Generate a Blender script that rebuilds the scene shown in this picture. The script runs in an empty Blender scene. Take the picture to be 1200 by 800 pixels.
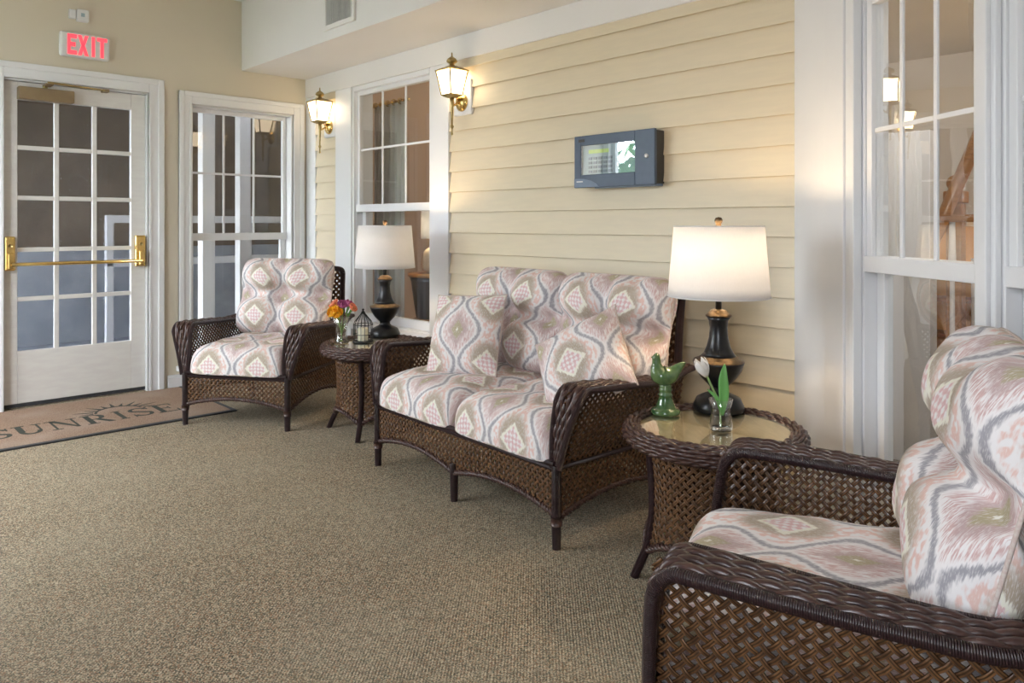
import bpy, math, random
from mathutils import Vector, Matrix
random.seed(7)
PI = math.pi
SC = bpy.context.scene
COL = SC.collection

# ------------------------------------------------------------------ camera
cd = bpy.data.cameras.new('camera'); cam = bpy.data.objects.new('camera', cd); COL.objects.link(cam)
cd.lens = 36 * 882 / 1200; cd.sensor_width = 36; cd.sensor_fit = 'HORIZONTAL'
cd.shift_y = -(400 - 263) / 1200
cam.location = (5.587, -2.99, 1.165)
cam.rotation_euler = (PI / 2, 0, math.atan2(.728, .685))
cd.clip_start = .05
SC.camera = cam

# ------------------------------------------------------------------ sky, daylight portals, exposure
SC.view_settings.view_transform = 'Standard'
SC.view_settings.look = 'None'
SC.view_settings.gamma = 1
SC.view_settings.use_curve_mapping = False
SC.view_settings.exposure = 0.12
w = bpy.data.worlds.new('sky'); SC.world = w; w.use_nodes = True
bg = w.node_tree.nodes['Background']
bg.inputs[0].default_value = (.90, .92, 1.0, 1)
bg.inputs[1].default_value = 19.0
FRONT_Y = -3.9
FRONT_WINDOWS = [(.08, 1.18), (1.36, 2.46), (5.5, 6.2)]   # openings in the window wall behind the camera
for (a, b) in FRONT_WINDOWS:
    ld = bpy.data.lights.new('daylight_portal', 'AREA'); ld.shape = 'RECTANGLE'
    ld.size = b - a; ld.size_y = 1.75; ld.cycles.is_portal = True
    lo = bpy.data.objects.new('daylight_portal', ld); COL.objects.link(lo)
    lo.location = ((a + b) / 2, FRONT_Y - .03, 1.475); lo.rotation_euler = (PI / 2, 0, 0)

def lamp_light(name, loc, watts, color, radius=.03):
    ld = bpy.data.lights.new(name, 'POINT'); ld.energy = watts; ld.color = color; ld.shadow_soft_size = radius
    lo = bpy.data.objects.new(name, ld); COL.objects.link(lo); lo.location = loc
    return lo
WARM = (1.0, .74, .45)

# ------------------------------------------------------------------ material helpers
class X:
    """a node socket with arithmetic"""
    def __init__(s, nt, sock): s.nt = nt; s.k = sock
    def m(s, op, b=None, c=None):
        n = s.nt.nodes.new('ShaderNodeMath'); n.operation = op
        for i, q in enumerate((s, b, c)):
            if q is None: continue
            if isinstance(q, X): s.nt.links.new(q.k, n.inputs[i])
            else: n.inputs[i].default_value = q
        return X(s.nt, n.outputs[0])
    def __add__(s, b): return s.m('ADD', b)
    def __sub__(s, b): return s.m('SUBTRACT', b)
    def __mul__(s, b): return s.m('MULTIPLY', b)
    def __truediv__(s, b): return s.m('DIVIDE', b)
    def abs(s): return s.m('ABSOLUTE')
    def step(s, lo, hi):
        n = s.nt.nodes.new('ShaderNodeMapRange'); n.interpolation_type = 'SMOOTHSTEP'
        s.nt.links.new(s.k, n.inputs[0])
        n.inputs[1].default_value = min(lo, hi); n.inputs[2].default_value = max(lo, hi)
        n.inputs[3].default_value, n.inputs[4].default_value = (0, 1) if hi > lo else (1, 0)
        return X(s.nt, n.outputs[0])

def nmix(nt, f, a, b):
    n = nt.nodes.new('ShaderNodeMix'); n.data_type = 'RGBA'
    for i, q in ((0, f), (6, a), (7, b)):
        if isinstance(q, X): nt.links.new(q.k, n.inputs[i])
        elif i == 0: n.inputs[0].default_value = q
        else: n.inputs[i].default_value = (*q, 1)
    return X(nt, n.outputs[2])

def new_mat(name, col=(.8, .8, .8), rough=.5, metal=0., spec=.5, coat=0., emit=None, estr=0.):
    m = bpy.data.materials.new(name); m.use_nodes = True
    p = m.node_tree.nodes['Principled BSDF']
    p.inputs['Base Color'].default_value = (*col, 1)
    p.inputs['Roughness'].default_value = rough
    p.inputs['Metallic'].default_value = metal
    p.inputs['Specular IOR Level'].default_value = spec
    p.inputs['Coat Weight'].default_value = coat
    if emit:
        p.inputs['Emission Color'].default_value = (*emit, 1); p.inputs['Emission Strength'].default_value = estr
    return m
def ntp(m): return m.node_tree, m.node_tree.nodes['Principled BSDF']
def tco(nt, kind='Object'):
    n = nt.nodes.new('ShaderNodeTexCoord'); return X(nt, n.outputs[kind])
def noise(nt, co, scale, detail=2, stretch=None, rough=.5):
    if stretch:
        mp = nt.nodes.new('ShaderNodeMapping'); mp.inputs['Scale'].default_value = stretch
        nt.links.new(co.k, mp.inputs[0]); co = X(nt, mp.outputs[0])
    n = nt.nodes.new('ShaderNodeTexNoise'); n.inputs['Scale'].default_value = scale
    n.inputs['Detail'].default_value = detail; n.inputs['Roughness'].default_value = rough
    nt.links.new(co.k, n.inputs[0]); return X(nt, n.outputs[0])
def bump(nt, p, h, strength=.3, dist=.01):
    b = nt.nodes.new('ShaderNodeBump'); b.inputs['Strength'].default_value = strength; b.inputs['Distance'].default_value = dist
    nt.links.new(h.k, b.inputs['Height']); nt.links.new(b.outputs[0], p.inputs['Normal'])

def noisy(name, c1, c2, scale, rough=.5, stretch=None, bs=.0, bd=.002, **k):
    m = new_mat(name, c1, rough, **k); nt, p = ntp(m)
    f = noise(nt, tco(nt), scale, 4, stretch)
    nt.links.new(nmix(nt, f.step(.3, .7), c1, c2).k, p.inputs['Base Color'])
    if bs: bump(nt, p, f, bs, bd)
    return m

M = {}
M['white'] = noisy('white_paint', (.82, .82, .83), (.79, .79, .80), 3, .35)
M['wall_cream'] = noisy('cream_wall_paint', (.71, .64, .51), (.69, .62, .50), 2, .6, bs=.05)
M['soffit'] = noisy('white_ceiling_paint', (.84, .82, .80), (.82, .80, .78), 2, .7)
M['siding'] = noisy('cream_siding_paint', (.77, .665, .485), (.74, .64, .47), 6, .45, (1, 8, 8), .04)
M['door'] = noisy('door_paint', (.78, .76, .72), (.74, .71, .68), 5, .4, (2, 2, 8))
M['brass'] = noisy('polished_brass', (.80, .56, .20), (.70, .48, .17), 30, .22, metal=1)
M['aged_brass'] = noisy('aged_brass', (.50, .38, .17), (.36, .27, .12), 40, .35, metal=1)
M['bronze'] = noisy('tan_metal', (.30, .22, .12), (.27, .19, .11), 20, .5, metal=.3)
M['iron'] = noisy('dark_iron', (.03, .035, .04), (.06, .06, .06), 60, .5, metal=.6)
M['lamp_black'] = noisy('bronze_black_lamp', (.007, .008, .011), (.012, .011, .011), 40, .28, spec=.4)
M['lamp_gold'] = noisy('rubbed_gold', (.17, .11, .055), (.09, .06, .035), 60, .35, metal=.8)
M['rubber'] = noisy('black_rubber', (.03, .032, .035), (.045, .045, .05), 60, .6)
M['candle'] = noisy('candle_wax', (.85, .82, .66), (.80, .76, .58), 20, .5)
M['ceramic_green'] = noisy('green_glaze', (.035, .10, .035), (.13, .20, .075), 22, .12, coat=.6)
M['ceramic_white'] = noisy('cream_ceramic', (.75, .64, .52), (.60, .48, .37), 10, .3)
M['leaf'] = noisy('leaf_green', (.14, .42, .10), (.22, .52, .16), 20, .4, (1, 1, .2))
M['stem'] = noisy('stem_green', (.20, .32, .10), (.28, .40, .15), 20, .5)
M['tulip'] = noisy('tulip_white', (.85, .83, .80), (.78, .75, .70), 40, .45)
M['petal_yellow'] = noisy('petal_yellow', (.90, .52, .02), (.92, .38, .01), 60, .5)
M['petal_coral'] = noisy('petal_coral', (.80, .22, .12), (.85, .35, .18), 60, .5)
M['petal_magenta'] = noisy('petal_magenta', (.38, .07, .20), (.50, .12, .28), 60, .5)
M['panel_blue'] = noisy('blue_grey_metal', (.055, .085, .14), (.05, .078, .13), 30, .4)
M['panel_dark'] = noisy('dark_box_metal', (.035, .032, .032), (.03, .028, .028), 30, .5)
M['panel_light'] = noisy('pale_blue_plastic', (.16, .22, .31), (.15, .20, .29), 30, .4)
M['key_grey'] = noisy('keypad_grey', (.36, .46, .52), (.32, .42, .48), 30, .5)
M['key_dark'] = noisy('key_dark', (.16, .21, .26), (.14, .19, .24), 30, .5)
M['lcd'] = noisy('green_display', (.40, .52, .12), (.36, .48, .10), 40, .4, emit=(.5, .7, .12), estr=.25)
M['plastic'] = noisy('white_plastic', (.78, .78, .78), (.75, .75, .75), 30, .4)
M['exit_red'] = new_mat('exit_red', (.8, .05, .06), .4, emit=(1, .045, .07), estr=1.6)
M['wood'] = noisy('honey_oak', (.42, .20, .07), (.30, .13, .04), 12, .35, (1, 1, 8))
M['wood_dark'] = noisy('brown_wood', (.22, .085, .035), (.14, .05, .02), 12, .4, (1, 1, 8))
M['amber'] = noisy('amber_panel', (.75, .36, .07), (.65, .28, .05), 3, .5)
M['room_grey'] = noisy('grey_interior_paint', (.70, .68, .67), (.67, .65, .64), 2, .6)
M['room_tan'] = noisy('tan_interior_paint', (.50, .36, .27), (.45, .32, .24), 2, .6)
M['room_floor'] = noisy('interior_carpet', (.22, .17, .12), (.17, .13, .09), 40, .8)
M['curtain'] = noisy('grey_curtain', (.50, .47, .43), (.42, .40, .37), 30, .8, (1, 1, .1))
M['navy'] = noisy('navy_leather', (.012, .013, .03), (.02, .02, .04), 20, .35)
M['vest_wall'] = noisy('porch_brown', (.15, .105, .07), (.10, .07, .045), 4, .7)
M['vest_floor'] = noisy('porch_concrete', (.34, .36, .40), (.26, .28, .32), 5, .6)
M['foliage'] = noisy('garden_leaves', (.10, .28, .05), (.05, .16, .03), 8, .6)
M['lawn'] = noisy('garden_gravel', (.34, .33, .30), (.26, .26, .23), 12, .9)
M['tan_reflect_board'] = noisy('table_board_reflection', (.58, .47, .31), (.48, .38, .24), 14, .5, (1, 6, 1))  # siding's reflection in the table glass put into the board colour
M['heater'] = noisy('beige_heater', (.60, .52, .40), (.55, .48, .37), 8, .5)
M['piping'] = noisy('cushion_piping', (.55, .42, .38), (.62, .55, .50), 200, .8)

def carpet():
    m = new_mat('speckled_carpet', rough=.95, spec=.1); nt, p = ntp(m); co = tco(nt)
    v = nt.nodes.new('ShaderNodeTexVoronoi'); v.inputs['Scale'].default_value = 300; nt.links.new(co.k, v.inputs[0])
    sp = nt.nodes.new('ShaderNodeSeparateColor'); nt.links.new(v.outputs['Color'], sp.inputs[0])
    r = X(nt, sp.outputs[0]); g = X(nt, sp.outputs[1])
    c = nmix(nt, r.step(.25, .85), (.165, .138, .097), (.58, .48, .34))
    c = nmix(nt, g.step(.82, .9), c, (.34, .20, .12))
    c = nmix(nt, g.step(.16, .08), c, (.09, .095, .075))
    big = noise(nt, co, 1.3, 3)
    c = nmix(nt, big.step(.3, .75) * .22, c, (.46, .42, .32))
    nt.links.new(c.k, p.inputs['Base Color'])
    s = nt.nodes.new('ShaderNodeSeparateXYZ'); nt.links.new(co.k, s.inputs[0])
    rib = (X(nt, s.outputs[0]) * 520 + X(nt, s.outputs[1]) * 520).m('SINE')
    bump(nt, p, r + rib * .3, .55, .004)
    return m
M['carpet'] = carpet()

def mat_fibre():
    m = new_mat('brown_mat_fibre', rough=.95, spec=.1); nt, p = ntp(m); co = tco(nt)
    f = noise(nt, co, 260, 2); g = noise(nt, co, 3, 3)
    c = nmix(nt, f.step(.35, .65), (.20, .125, .085), (.42, .30, .22))
    c = nmix(nt, g.step(.4, .7) * .35, c, (.44, .36, .30))
    nt.links.new(c.k, p.inputs['Base Color']); bump(nt, p, f, .5, .004)
    return m
M['mat'] = mat_fibre()
M['mat_ink'] = noisy('mat_dark_print', (.030, .036, .028), (.06, .06, .045), 240, .95)

def wicker(name, c1, c2, rings, rough=.32, cords=False):
    """resin cane; fine wrapping rings follow the strand (UV.y = metres along it)"""
    m = new_mat(name, c1, rough, spec=.55); nt, p = ntp(m)
    uv = tco(nt, 'UV'); s = nt.nodes.new('ShaderNodeSeparateXYZ'); nt.links.new(uv.k, s.inputs[0])
    a = X(nt, s.outputs[1])
    f = noise(nt, tco(nt), 55, 2)
    c = nmix(nt, f.step(.3, .7), c1, c2)
    if rings:
        w_ = (a * (2 * PI * rings) + X(nt, s.outputs[0]) * 1.2).m('SINE')
        c = nmix(nt, w_.step(.2, -1.) * .6, c, tuple(q * .35 for q in c1))
        bump(nt, p, w_, 1.0, .002)
    if cords:   # two-cord strand: shade painted into the valley between cords and along the edges
        e = X(nt, s.outputs[0]).abs()
        c = nmix(nt, (e - .25).abs().step(.08, .20) * .9, c, tuple(q * .25 for q in c1))
    nt.links.new(c.k, p.inputs['Base Color'])
    return m
M['wrap'] = wicker('dark_wrapped_cane', (.045, .021, .025), (.068, .033, .034), 260)
M['braid'] = wicker('dark_braided_cane', (.046, .022, .019), (.080, .039, .030), 0)
M['weave'] = wicker('brown_woven_cane', (.085, .038, .017), (.21, .10, .04), 0, .28, True)
M['core'] = new_mat('dark_cane_core', (.030, .015, .012), .6)

def ikat():
    m = new_mat('ikat_fabric', rough=.9, spec=.15); nt, p = ntp(m)
    uv = tco(nt, 'UV'); s = nt.nodes.new('ShaderNodeSeparateXYZ'); nt.links.new(uv.k, s.inputs[0])
    u = X(nt, s.outputs[0]); v = X(nt, s.outputs[1])
    streak = noise(nt, uv, 1, 2, (330, 34, 1)); s2 = noise(nt, uv, 1, 1, (150, 60, 1))
    PU, PV = .31, .30
    fu = u / PU + (s2 - .5) * .05; fv = v / PV + (streak - .5) * .085
    fu = (fu - fu.m('ROUND')).abs(); fv = (fv - fv.m('ROUND')).abs()
    q = fu - ((fv * (2 * PI)).m('COSINE') * .15 + .27)
    dm = (fu * .95 + fv) / .215
    white, pink, taupe, grey = (.82, .78, .77), (.75, .47, .40), (.45, .37, .29), (.36, .345, .37)
    # main ogee: white ground, pink flecks, taupe drop, cream diamond, pink lattice
    fleck = noise(nt, uv, 1, 1, (75, 42, 1))
    main = nmix(nt, fleck.step(.42, .56) * .8, white, pink)
    main = nmix(nt, q.step(-.06, -.02), main, white)
    main = nmix(nt, ((fu * fu * 1.25 + fv * fv * .72).m('SQRT')).step(.345, .22), main, taupe)
    main = nmix(nt, dm.step(1.12, .99), main, (.82, .79, .68))
    lat = ((fu + fv) * 48).m('SINE') * ((fu - fv) * 48).m('SINE')
    main = nmix(nt, dm.step(.88, .78), main, nmix(nt, lat.step(-.15, .35), (.70, .46, .46), white))
    # ground between the ogees: mauve streaks round an olive drop with a pale dot
    gu = fu * -1 + .5; gv = fv * -1 + .5
    d2 = gu / .23 + gv / .36
    sec = nmix(nt, streak.step(.40, .58), white, (.62, .42, .40))
    sec = nmix(nt, d2.step(.95, .6) * .8, sec, (.50, .36, .35))
    sec = nmix(nt, d2.step(.55, .35), sec, (.45, .39, .26))
    sec = nmix(nt, d2.step(.12, .07), sec, (.80, .78, .70))
    sec = nmix(nt, q.step(.13, .08), sec, white)
    c = nmix(nt, q.step(-.012, .022), main, grey)
    c = nmix(nt, q.step(.045, .08), c, sec)
    fine = noise(nt, uv, 1, 2, (520, 90, 1))
    c = nmix(nt, fine.step(.50, .68) * .5, c, white)
    nt.links.new(c.k, p.inputs['Base Color'])
    f = noise(nt, uv, 1, 1, (900, 900, 1)); wr = noise(nt, uv, 9, 3)
    bump(nt, p, f * .15 + wr, .35, .008)
    return m
M['ikat'] = ikat()

def glass_mat(name, tint=(.96, .98, .98), rough=0., bumpy=None, ior=1.5, boost=1.):
    """thin pane: Fresnel reflection over clear transmission (front faces only reflect)"""
    m = bpy.data.materials.new(name); m.use_nodes = True; nt = m.node_tree; nt.nodes.clear()
    o = nt.nodes.new('ShaderNodeOutputMaterial'); t = nt.nodes.new('ShaderNodeBsdfTransparent'); g = nt.nodes.new('ShaderNodeBsdfGlossy')
    mx = nt.nodes.new('ShaderNodeMixShader'); fr = nt.nodes.new('ShaderNodeFresnel'); ge = nt.nodes.new('ShaderNodeNewGeometry')
    fr.inputs[0].default_value = ior; t.inputs[0].default_value = (*tint, 1); g.inputs['Roughness'].default_value = rough
    g.inputs[0].default_value = (1, 1, 1, 1)
    f = X(nt, fr.outputs[0]) * boost * (X(nt, ge.outputs['Backfacing']) * -1 + 1)
    nt.links.new(f.m('MINIMUM', 1.).k, mx.inputs[0]); nt.links.new(t.outputs[0], mx.inputs[1]); nt.links.new(g.outputs[0], mx.inputs[2])
    nt.links.new(mx.outputs[0], o.inputs[0])
    if bumpy:
        b = nt.nodes.new('ShaderNodeBump'); b.inputs['Strength'].default_value = bumpy[1]; b.inputs['Distance'].default_value = .003
        h = noise(nt, tco(nt), bumpy[0], 2, bumpy[2]); nt.links.new(h.k, b.inputs['Height'])
        nt.links.new(b.outputs[0], g.inputs['Normal'])
    return m
M['glass'] = glass_mat('window_glass', boost=1.7)
M['glass_panel'] = glass_mat('panel_cover_glass', boost=4)
M['glass_wavy'] = glass_mat('old_window_glass', bumpy=(4, .22, None), boost=3.2)
M['glass_clear'] = glass_mat('vase_glass', (.97, .98, .98), .08, (60, .6, None), boost=3.2)
M['glass_table'] = glass_mat('table_glass', (.97, .98, .96), .01, boost=1.5)
def wet_glass():
    m = bpy.data.materials.new('rain_textured_glass'); m.use_nodes = True; nt = m.node_tree; nt.nodes.clear()
    o = nt.nodes.new('ShaderNodeOutputMaterial'); r = nt.nodes.new('ShaderNodeBsdfRefraction'); g = nt.nodes.new('ShaderNodeBsdfGlossy')
    mx = nt.nodes.new('ShaderNodeMixShader'); fr = nt.nodes.new('ShaderNodeFresnel'); ge = nt.nodes.new('ShaderNodeNewGeometry')
    r.inputs['IOR'].default_value = 1.02; r.inputs['Roughness'].default_value = .04; g.inputs['Roughness'].default_value = .10
    r.inputs[0].default_value = (.85, .88, .92, 1); g.inputs[0].default_value = (1, 1, 1, 1); fr.inputs[0].default_value = 1.5
    f = X(nt, fr.outputs[0]) * 1.8 * (X(nt, ge.outputs['Backfacing']) * -1 + 1)
    co = tco(nt); a = noise(nt, co, 1, 3, (90, 90, 14)); d = noise(nt, co, 140, 2)
    b = nt.nodes.new('ShaderNodeBump'); b.inputs['Strength'].default_value = .35; b.inputs['Distance'].default_value = .004
    nt.links.new((a + d.step(.6, .75) * .6).k, b.inputs['Height'])
    nt.links.new(b.outputs[0], g.inputs['Normal']); nt.links.new(b.outputs[0], r.inputs['Normal'])
    nt.links.new(f.k, mx.inputs[0]); nt.links.new(r.outputs[0], mx.inputs[1]); nt.links.new(g.outputs[0], mx.inputs[2])
    nt.links.new(mx.outputs[0], o.inputs[0]); return m
M['glass_wet'] = wet_glass()
def shade_mat():
    m = bpy.data.materials.new('linen_lamp_shade'); m.use_nodes = True; nt = m.node_tree; nt.nodes.clear()
    o = nt.nodes.new('ShaderNodeOutputMaterial'); t = nt.nodes.new('ShaderNodeBsdfTranslucent'); d = nt.nodes.new('ShaderNodeBsdfDiffuse')
    mx = nt.nodes.new('ShaderNodeMixShader'); mx.inputs[0].default_value = .36
    f = noise(nt, tco(nt), 400, 1, (1, 1, .15))
    c = nmix(nt, f, (.82, .83, .86), (.76, .77, .80))
    nt.links.new(c.k, t.inputs[0]); nt.links.new(c.k, d.inputs[0])
    nt.links.new(d.outputs[0], mx.inputs[1]); nt.links.new(t.outputs[0], mx.inputs[2]); nt.links.new(mx.outputs[0], o.inputs[0]); return m
M['shade'] = shade_mat()
M['lantern_glass'] = new_mat('lit_opal_glass', (.9, .85, .75), .3, emit=(1, .80, .54), estr=6.5)

# ------------------------------------------------------------------ mesh helpers
class MB:
    def __init__(s): s.v = []; s.f = []; s.uv = []      # uv: one per vertex
    def add(s, verts, faces, uvs=None):
        o = len(s.v); s.v += [tuple(q) for q in verts]; s.f += [tuple(i + o for i in f) for f in faces]
        s.uv += uvs if uvs else [(0, 0)] * len(verts)
        return s
    def box(s, lo, hi):
        (a, b, c), (d, e, f) = lo, hi
        a, d = min(a, d), max(a, d); b, e = min(b, e), max(b, e); c, f = min(c, f), max(c, f)
        return s.add([(a, b, c), (d, b, c), (d, e, c), (a, e, c), (a, b, f), (d, b, f), (d, e, f), (a, e, f)],
                     [(3, 2, 1, 0), (4, 5, 6, 7), (0, 1, 5, 4), (1, 2, 6, 5), (2, 3, 7, 6), (3, 0, 4, 7)])
    def prism(s, poly, y0, y1, ax='y'):
        """polygon (a,b) extruded along an axis: 'y' -> (a,t,b), 'x' -> (t,a,b), 'z' -> (a,b,t)"""
        P = {'y': lambda a, b, t: (a, t, b), 'x': lambda a, b, t: (t, a, b), 'z': lambda a, b, t: (a, b, t)}[ax]
        n = len(poly)
        vs = [P(a, b, y0) for a, b in poly] + [P(a, b, y1) for a, b in poly]
        fs = [tuple(range(n - 1, -1, -1)), tuple(range(n, 2 * n))] + [(i, (i + 1) % n, n + (i + 1) % n, n + i) for i in range(n)]
        return s.add(vs, fs)
    def tube(s, path, r, n=8, closed=False, flat=1., up=None, cap=True):
        path = [Vector(p) for p in path]; L = len(path)
        R = r if isinstance(r, (list, tuple)) else [r] * L
        T = []
        for i in range(L):
            a = path[(i - 1) % L] if closed or i > 0 else path[i]
            b = path[(i + 1) % L] if closed or i < L - 1 else path[i]
            T.append((b - a).normalized())
        u = Vector(up) if up else (Vector((0, 0, 1)) if abs(T[0].z) < .9 else Vector((1, 0, 0)))
        vs, uvs, fs = [], [], []; d = 0
        for i in range(L):
            if up: u = Vector(up)
            u = (u - T[i] * u.dot(T[i])).normalized(); w_ = T[i].cross(u)
            if i: d += (path[i] - path[i - 1]).length
            for k in range(n):
                a = 2 * PI * k / n
                vs.append(path[i] + u * (math.cos(a) * R[i] * flat) + w_ * (math.sin(a) * R[i])); uvs.append((k / n, d))
        for i in range(L if closed else L - 1):
            j = (i + 1) % L
            for k in range(n): fs.append((i * n + k, j * n + k, j * n + (k + 1) % n, i * n + (k + 1) % n)[::-1])
        if cap and not closed:
            fs.append(tuple(range(n))); fs.append(tuple(range((L - 1) * n, L * n))[::-1])
        return s.add(vs, fs, uvs)
    def lathe(s, prof, n=32, c=(0, 0, 0), close=True):
        vs, fs = [], []; L = len(prof)
        for r, z in prof:
            for k in range(n):
                a = 2 * PI * k / n; vs.append((c[0] + r * math.cos(a), c[1] + r * math.sin(a), c[2] + z))
        for i in range(L - 1):
            for k in range(n): fs.append((i * n + k, i * n + (k + 1) % n, (i + 1) * n + (k + 1) % n, (i + 1) * n + k))
        if close:
            fs.append(tuple(range(n))[::-1]); fs.append(tuple(range((L - 1) * n, L * n)))
        return s.add(vs, fs)
    def grid(s, fn, nu, nv, uvf=None, flip=False):
        vs, uvs, fs = [], [], []
        for j in range(nv + 1):
            for i in range(nu + 1):
                a, b = i / nu, j / nv; vs.append(fn(a, b)); uvs.append(uvf(a, b) if uvf else (a, b))
        W = nu + 1
        for j in range(nv):
            for i in range(nu):
                q = (j * W + i, j * W + i + 1, (j + 1) * W + i + 1, (j + 1) * W + i); fs.append(q[::-1] if flip else q)
        return s.add(vs, fs, uvs)
    def ball(s, c, r, n=10, m=6):
        rx, ry, rz = r if isinstance(r, (tuple, list)) else (r, r, r)
        vs = [(c[0], c[1], c[2] - rz)]; fs = []
        for j in range(1, m):
            t = PI * j / m
            for k in range(n):
                a = 2 * PI * k / n; vs.append((c[0] + rx * math.sin(t) * math.cos(a), c[1] + ry * math.sin(t) * math.sin(a), c[2] - rz * math.cos(t)))
        vs.append((c[0], c[1], c[2] + rz)); e = len(vs) - 1
        for k in range(n): fs.append((0, 1 + (k + 1) % n, 1 + k)); fs.append((e, e - n + k, e - n + (k + 1) % n))
        for j in range(m - 2):
            for k in range(n): fs.append((1 + j * n + k, 1 + j * n + (k + 1) % n, 1 + (j + 1) * n + (k + 1) % n, 1 + (j + 1) * n + k))
        return s.add(vs, fs)
    def mesh(s, name, mat, smooth=False):
        me = bpy.data.meshes.new(name); me.from_pydata(s.v, [], s.f)
        l = me.uv_layers.new(name='UVMap'); vi = [0] * len(me.loops); me.loops.foreach_get('vertex_index', vi)
        l.data.foreach_set('uv', [c for i in vi for c in s.uv[i]])
        me.materials.append(M[mat] if isinstance(mat, str) else mat)
        if smooth: me.polygons.foreach_set('use_smooth', [True] * len(me.polygons))
        me.validate(); me.update(); return me
    def build(s, name, mat, parent=None, smooth=False, bevel=0, kind=None, label=None):
        o = bpy.data.objects.new(name, s.mesh(name, mat, smooth)); COL.objects.link(o)
        if parent: o.parent = parent
        if bevel:
            b = o.modifiers.new('bevel', 'BEVEL'); b.width = bevel; b.segments = 2; b.limit_method = 'ANGLE'
        if kind: o['kind'] = kind
        if label: o['label'] = label
        return o

def tag(o, label, cat, group=None):
    o['label'] = label; o['category'] = cat
    if group: o['group'] = group
    return o
def thing(name, label, cat, loc=(0, 0, 0), rz=0, group=None):
    o = bpy.data.objects.new(name, None); COL.objects.link(o); o.location = loc; o.rotation_euler = (0, 0, rz)
    o.empty_display_size = .1
    return tag(o, label, cat, group)
def struct(o, label=None):
    o['kind'] = 'structure'
    if label: o['label'] = label
    return o
def copy_tree(o, parent=None):
    c = o.copy(); COL.objects.link(c); c.parent = parent
    for ch in list(o.children): copy_tree(ch, c)
    return c
def part_box(name, lo, hi, mat, parent, bevel=.002): return MB().box(lo, hi).build(name, mat, parent, bevel=bevel)
def spline(pts, n=8):
    """Catmull-Rom through the points"""
    P = [Vector(p) for p in pts]; P = [P[0] * 2 - P[1]] + P + [P[-1] * 2 - P[-2]]; out = []
    for i in range(1, len(P) - 2):
        a, b, c, d = P[i - 1:i + 3]
        for k in range(n):
            t = k / n
            out.append(.5 * ((2 * b) + (c - a) * t + (2 * a - 5 * b + 4 * c - d) * t * t + (3 * b - a - 3 * c + d) * t ** 3))
    out.append(P[-2]); return out
def resample(path, step):
    path = [Vector(p) for p in path]; cum = [0]
    for a, b in zip(path, path[1:]): cum.append(cum[-1] + (b - a).length)
    n = max(2, int(round(cum[-1] / step))); out = []; j = 0
    for i in range(n + 1):
        d = cum[-1] * i / n
        while j < len(cum) - 2 and cum[j + 1] < d: j += 1
        t = (d - cum[j]) / max(1e-9, cum[j + 1] - cum[j]); out.append(path[j].lerp(path[j + 1], min(1, t)))
    return out

# ================================================================== THE ROOM
H = 2.86
# floor carpet
struct(MB().box((-.14, FRONT_Y - .14, -.12), (8.1, .02, 0)).build('floor', 'carpet'), 'speckled beige green carpet floor')
def wall_with_holes(mb, a0, a1, z0, z1, y0, y1, holes):
    """wall along local x, thickness y0..y1, rectangular holes (x0,x1,z0,z1) sorted by x"""
    x = a0
    for (h0, h1, k0, k1) in holes:
        if h0 > x: mb.box((x, y0, z0), (h0, y1, z1))
        if k0 > z0: mb.box((h0, y0, z0), (h1, y1, k0))
        if k1 < z1: mb.box((h0, y0, k1), (h1, y1, z1))
        x = h1
    if a1 > x: mb.box((x, y0, z0), (a1, y1, z1))
    return mb
def place(o, loc, rz): o.location = loc; o.rotation_euler = (0, 0, rz); return o

# door wall (local x = world y, room side = local -y)
wl = wall_with_holes(MB(), FRONT_Y, 0, 0, H, 0, .14, [(-2.095, -1.232, 0, 2.085), (-.938, -.142, .15, 2.04)]).build('wall_left', 'wall_cream')
place(struct(wl, 'cream painted wall with the exit door'), (0, 0, 0), PI / 2)
# siding wall
wb = wall_with_holes(MB(), -.14, 4.2, 0, H, 0, .14, [(.715, 1.652, .44, 2.16)]).build('wall_back', 'wall_cream')
struct(wb, 'cream clapboard siding wall')
for (xa, xb) in ((.154, .475), (1.86, 4.131)):
    z = .097
    sh = None
    while z < 2.2:
        if sh is None:
            b = MB().prism([(-.003, .022), (-.020, .005), (-.0255, 0), (-.028, .001), (-.007, .148), (-.003, .148)], xa, xb, 'x').build('siding_board', 'siding', wb); sh = b.data
        else:
            b = bpy.data.objects.new('siding_board', sh); COL.objects.link(b); b.parent = wb
        b.location = (0, 0, z); z += .127
# trims on the siding wall
def trim(name, boxes, mat='white', label=None, loc=(0, 0, 0), rz=0, bevel=.004):
    mb = MB()
    for lo, hi in boxes: mb.box(lo, hi)
    return place(struct(mb.build(name, mat, bevel=bevel), label), loc, rz)
trim('trim_1', [((0, -.034, 2.185), (4.15, -.0005, 2.335))], 'soffit', 'white frieze board above the siding')
trim('trim_2', [((.0, -.028, .0), (.154, -.0005, 2.185))], 'white', 'white corner board beside the sconce')
trim('trim_3', [((.475, -.034, 0), (.70, -.0005, 2.185)), ((.70, -.022, .40), (.722, .02, 2.185))], 'white', 'wide white casing left of the siding window')
trim('trim_4', [((1.668, -.034, 0), (1.86, -.0005, 2.185)), ((1.646, -.022, .40), (1.668, .02, 2.185))], 'white', 'wide white casing right of the siding window')
trim('trim_5', [((.722, -.022, 2.15), (1.646, .02, 2.185)), ((.70, -.06, .40), (1.668, .1, .445))], 'white', 'white head and sill of the siding window')
trim('baseboard_back', [((1.86, -.026, .0), (4.131, -.0005, .11))], 'white', 'white baseboard')
trim('baseboard_left', [((-1.105, -.02, 0), (0, -.0005, .07)), ((-1.105, -.012, .07), (0, -.0005, .09))], 'white', 'white baseboard of the door wall', (0, 0, 0), PI / 2)
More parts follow.
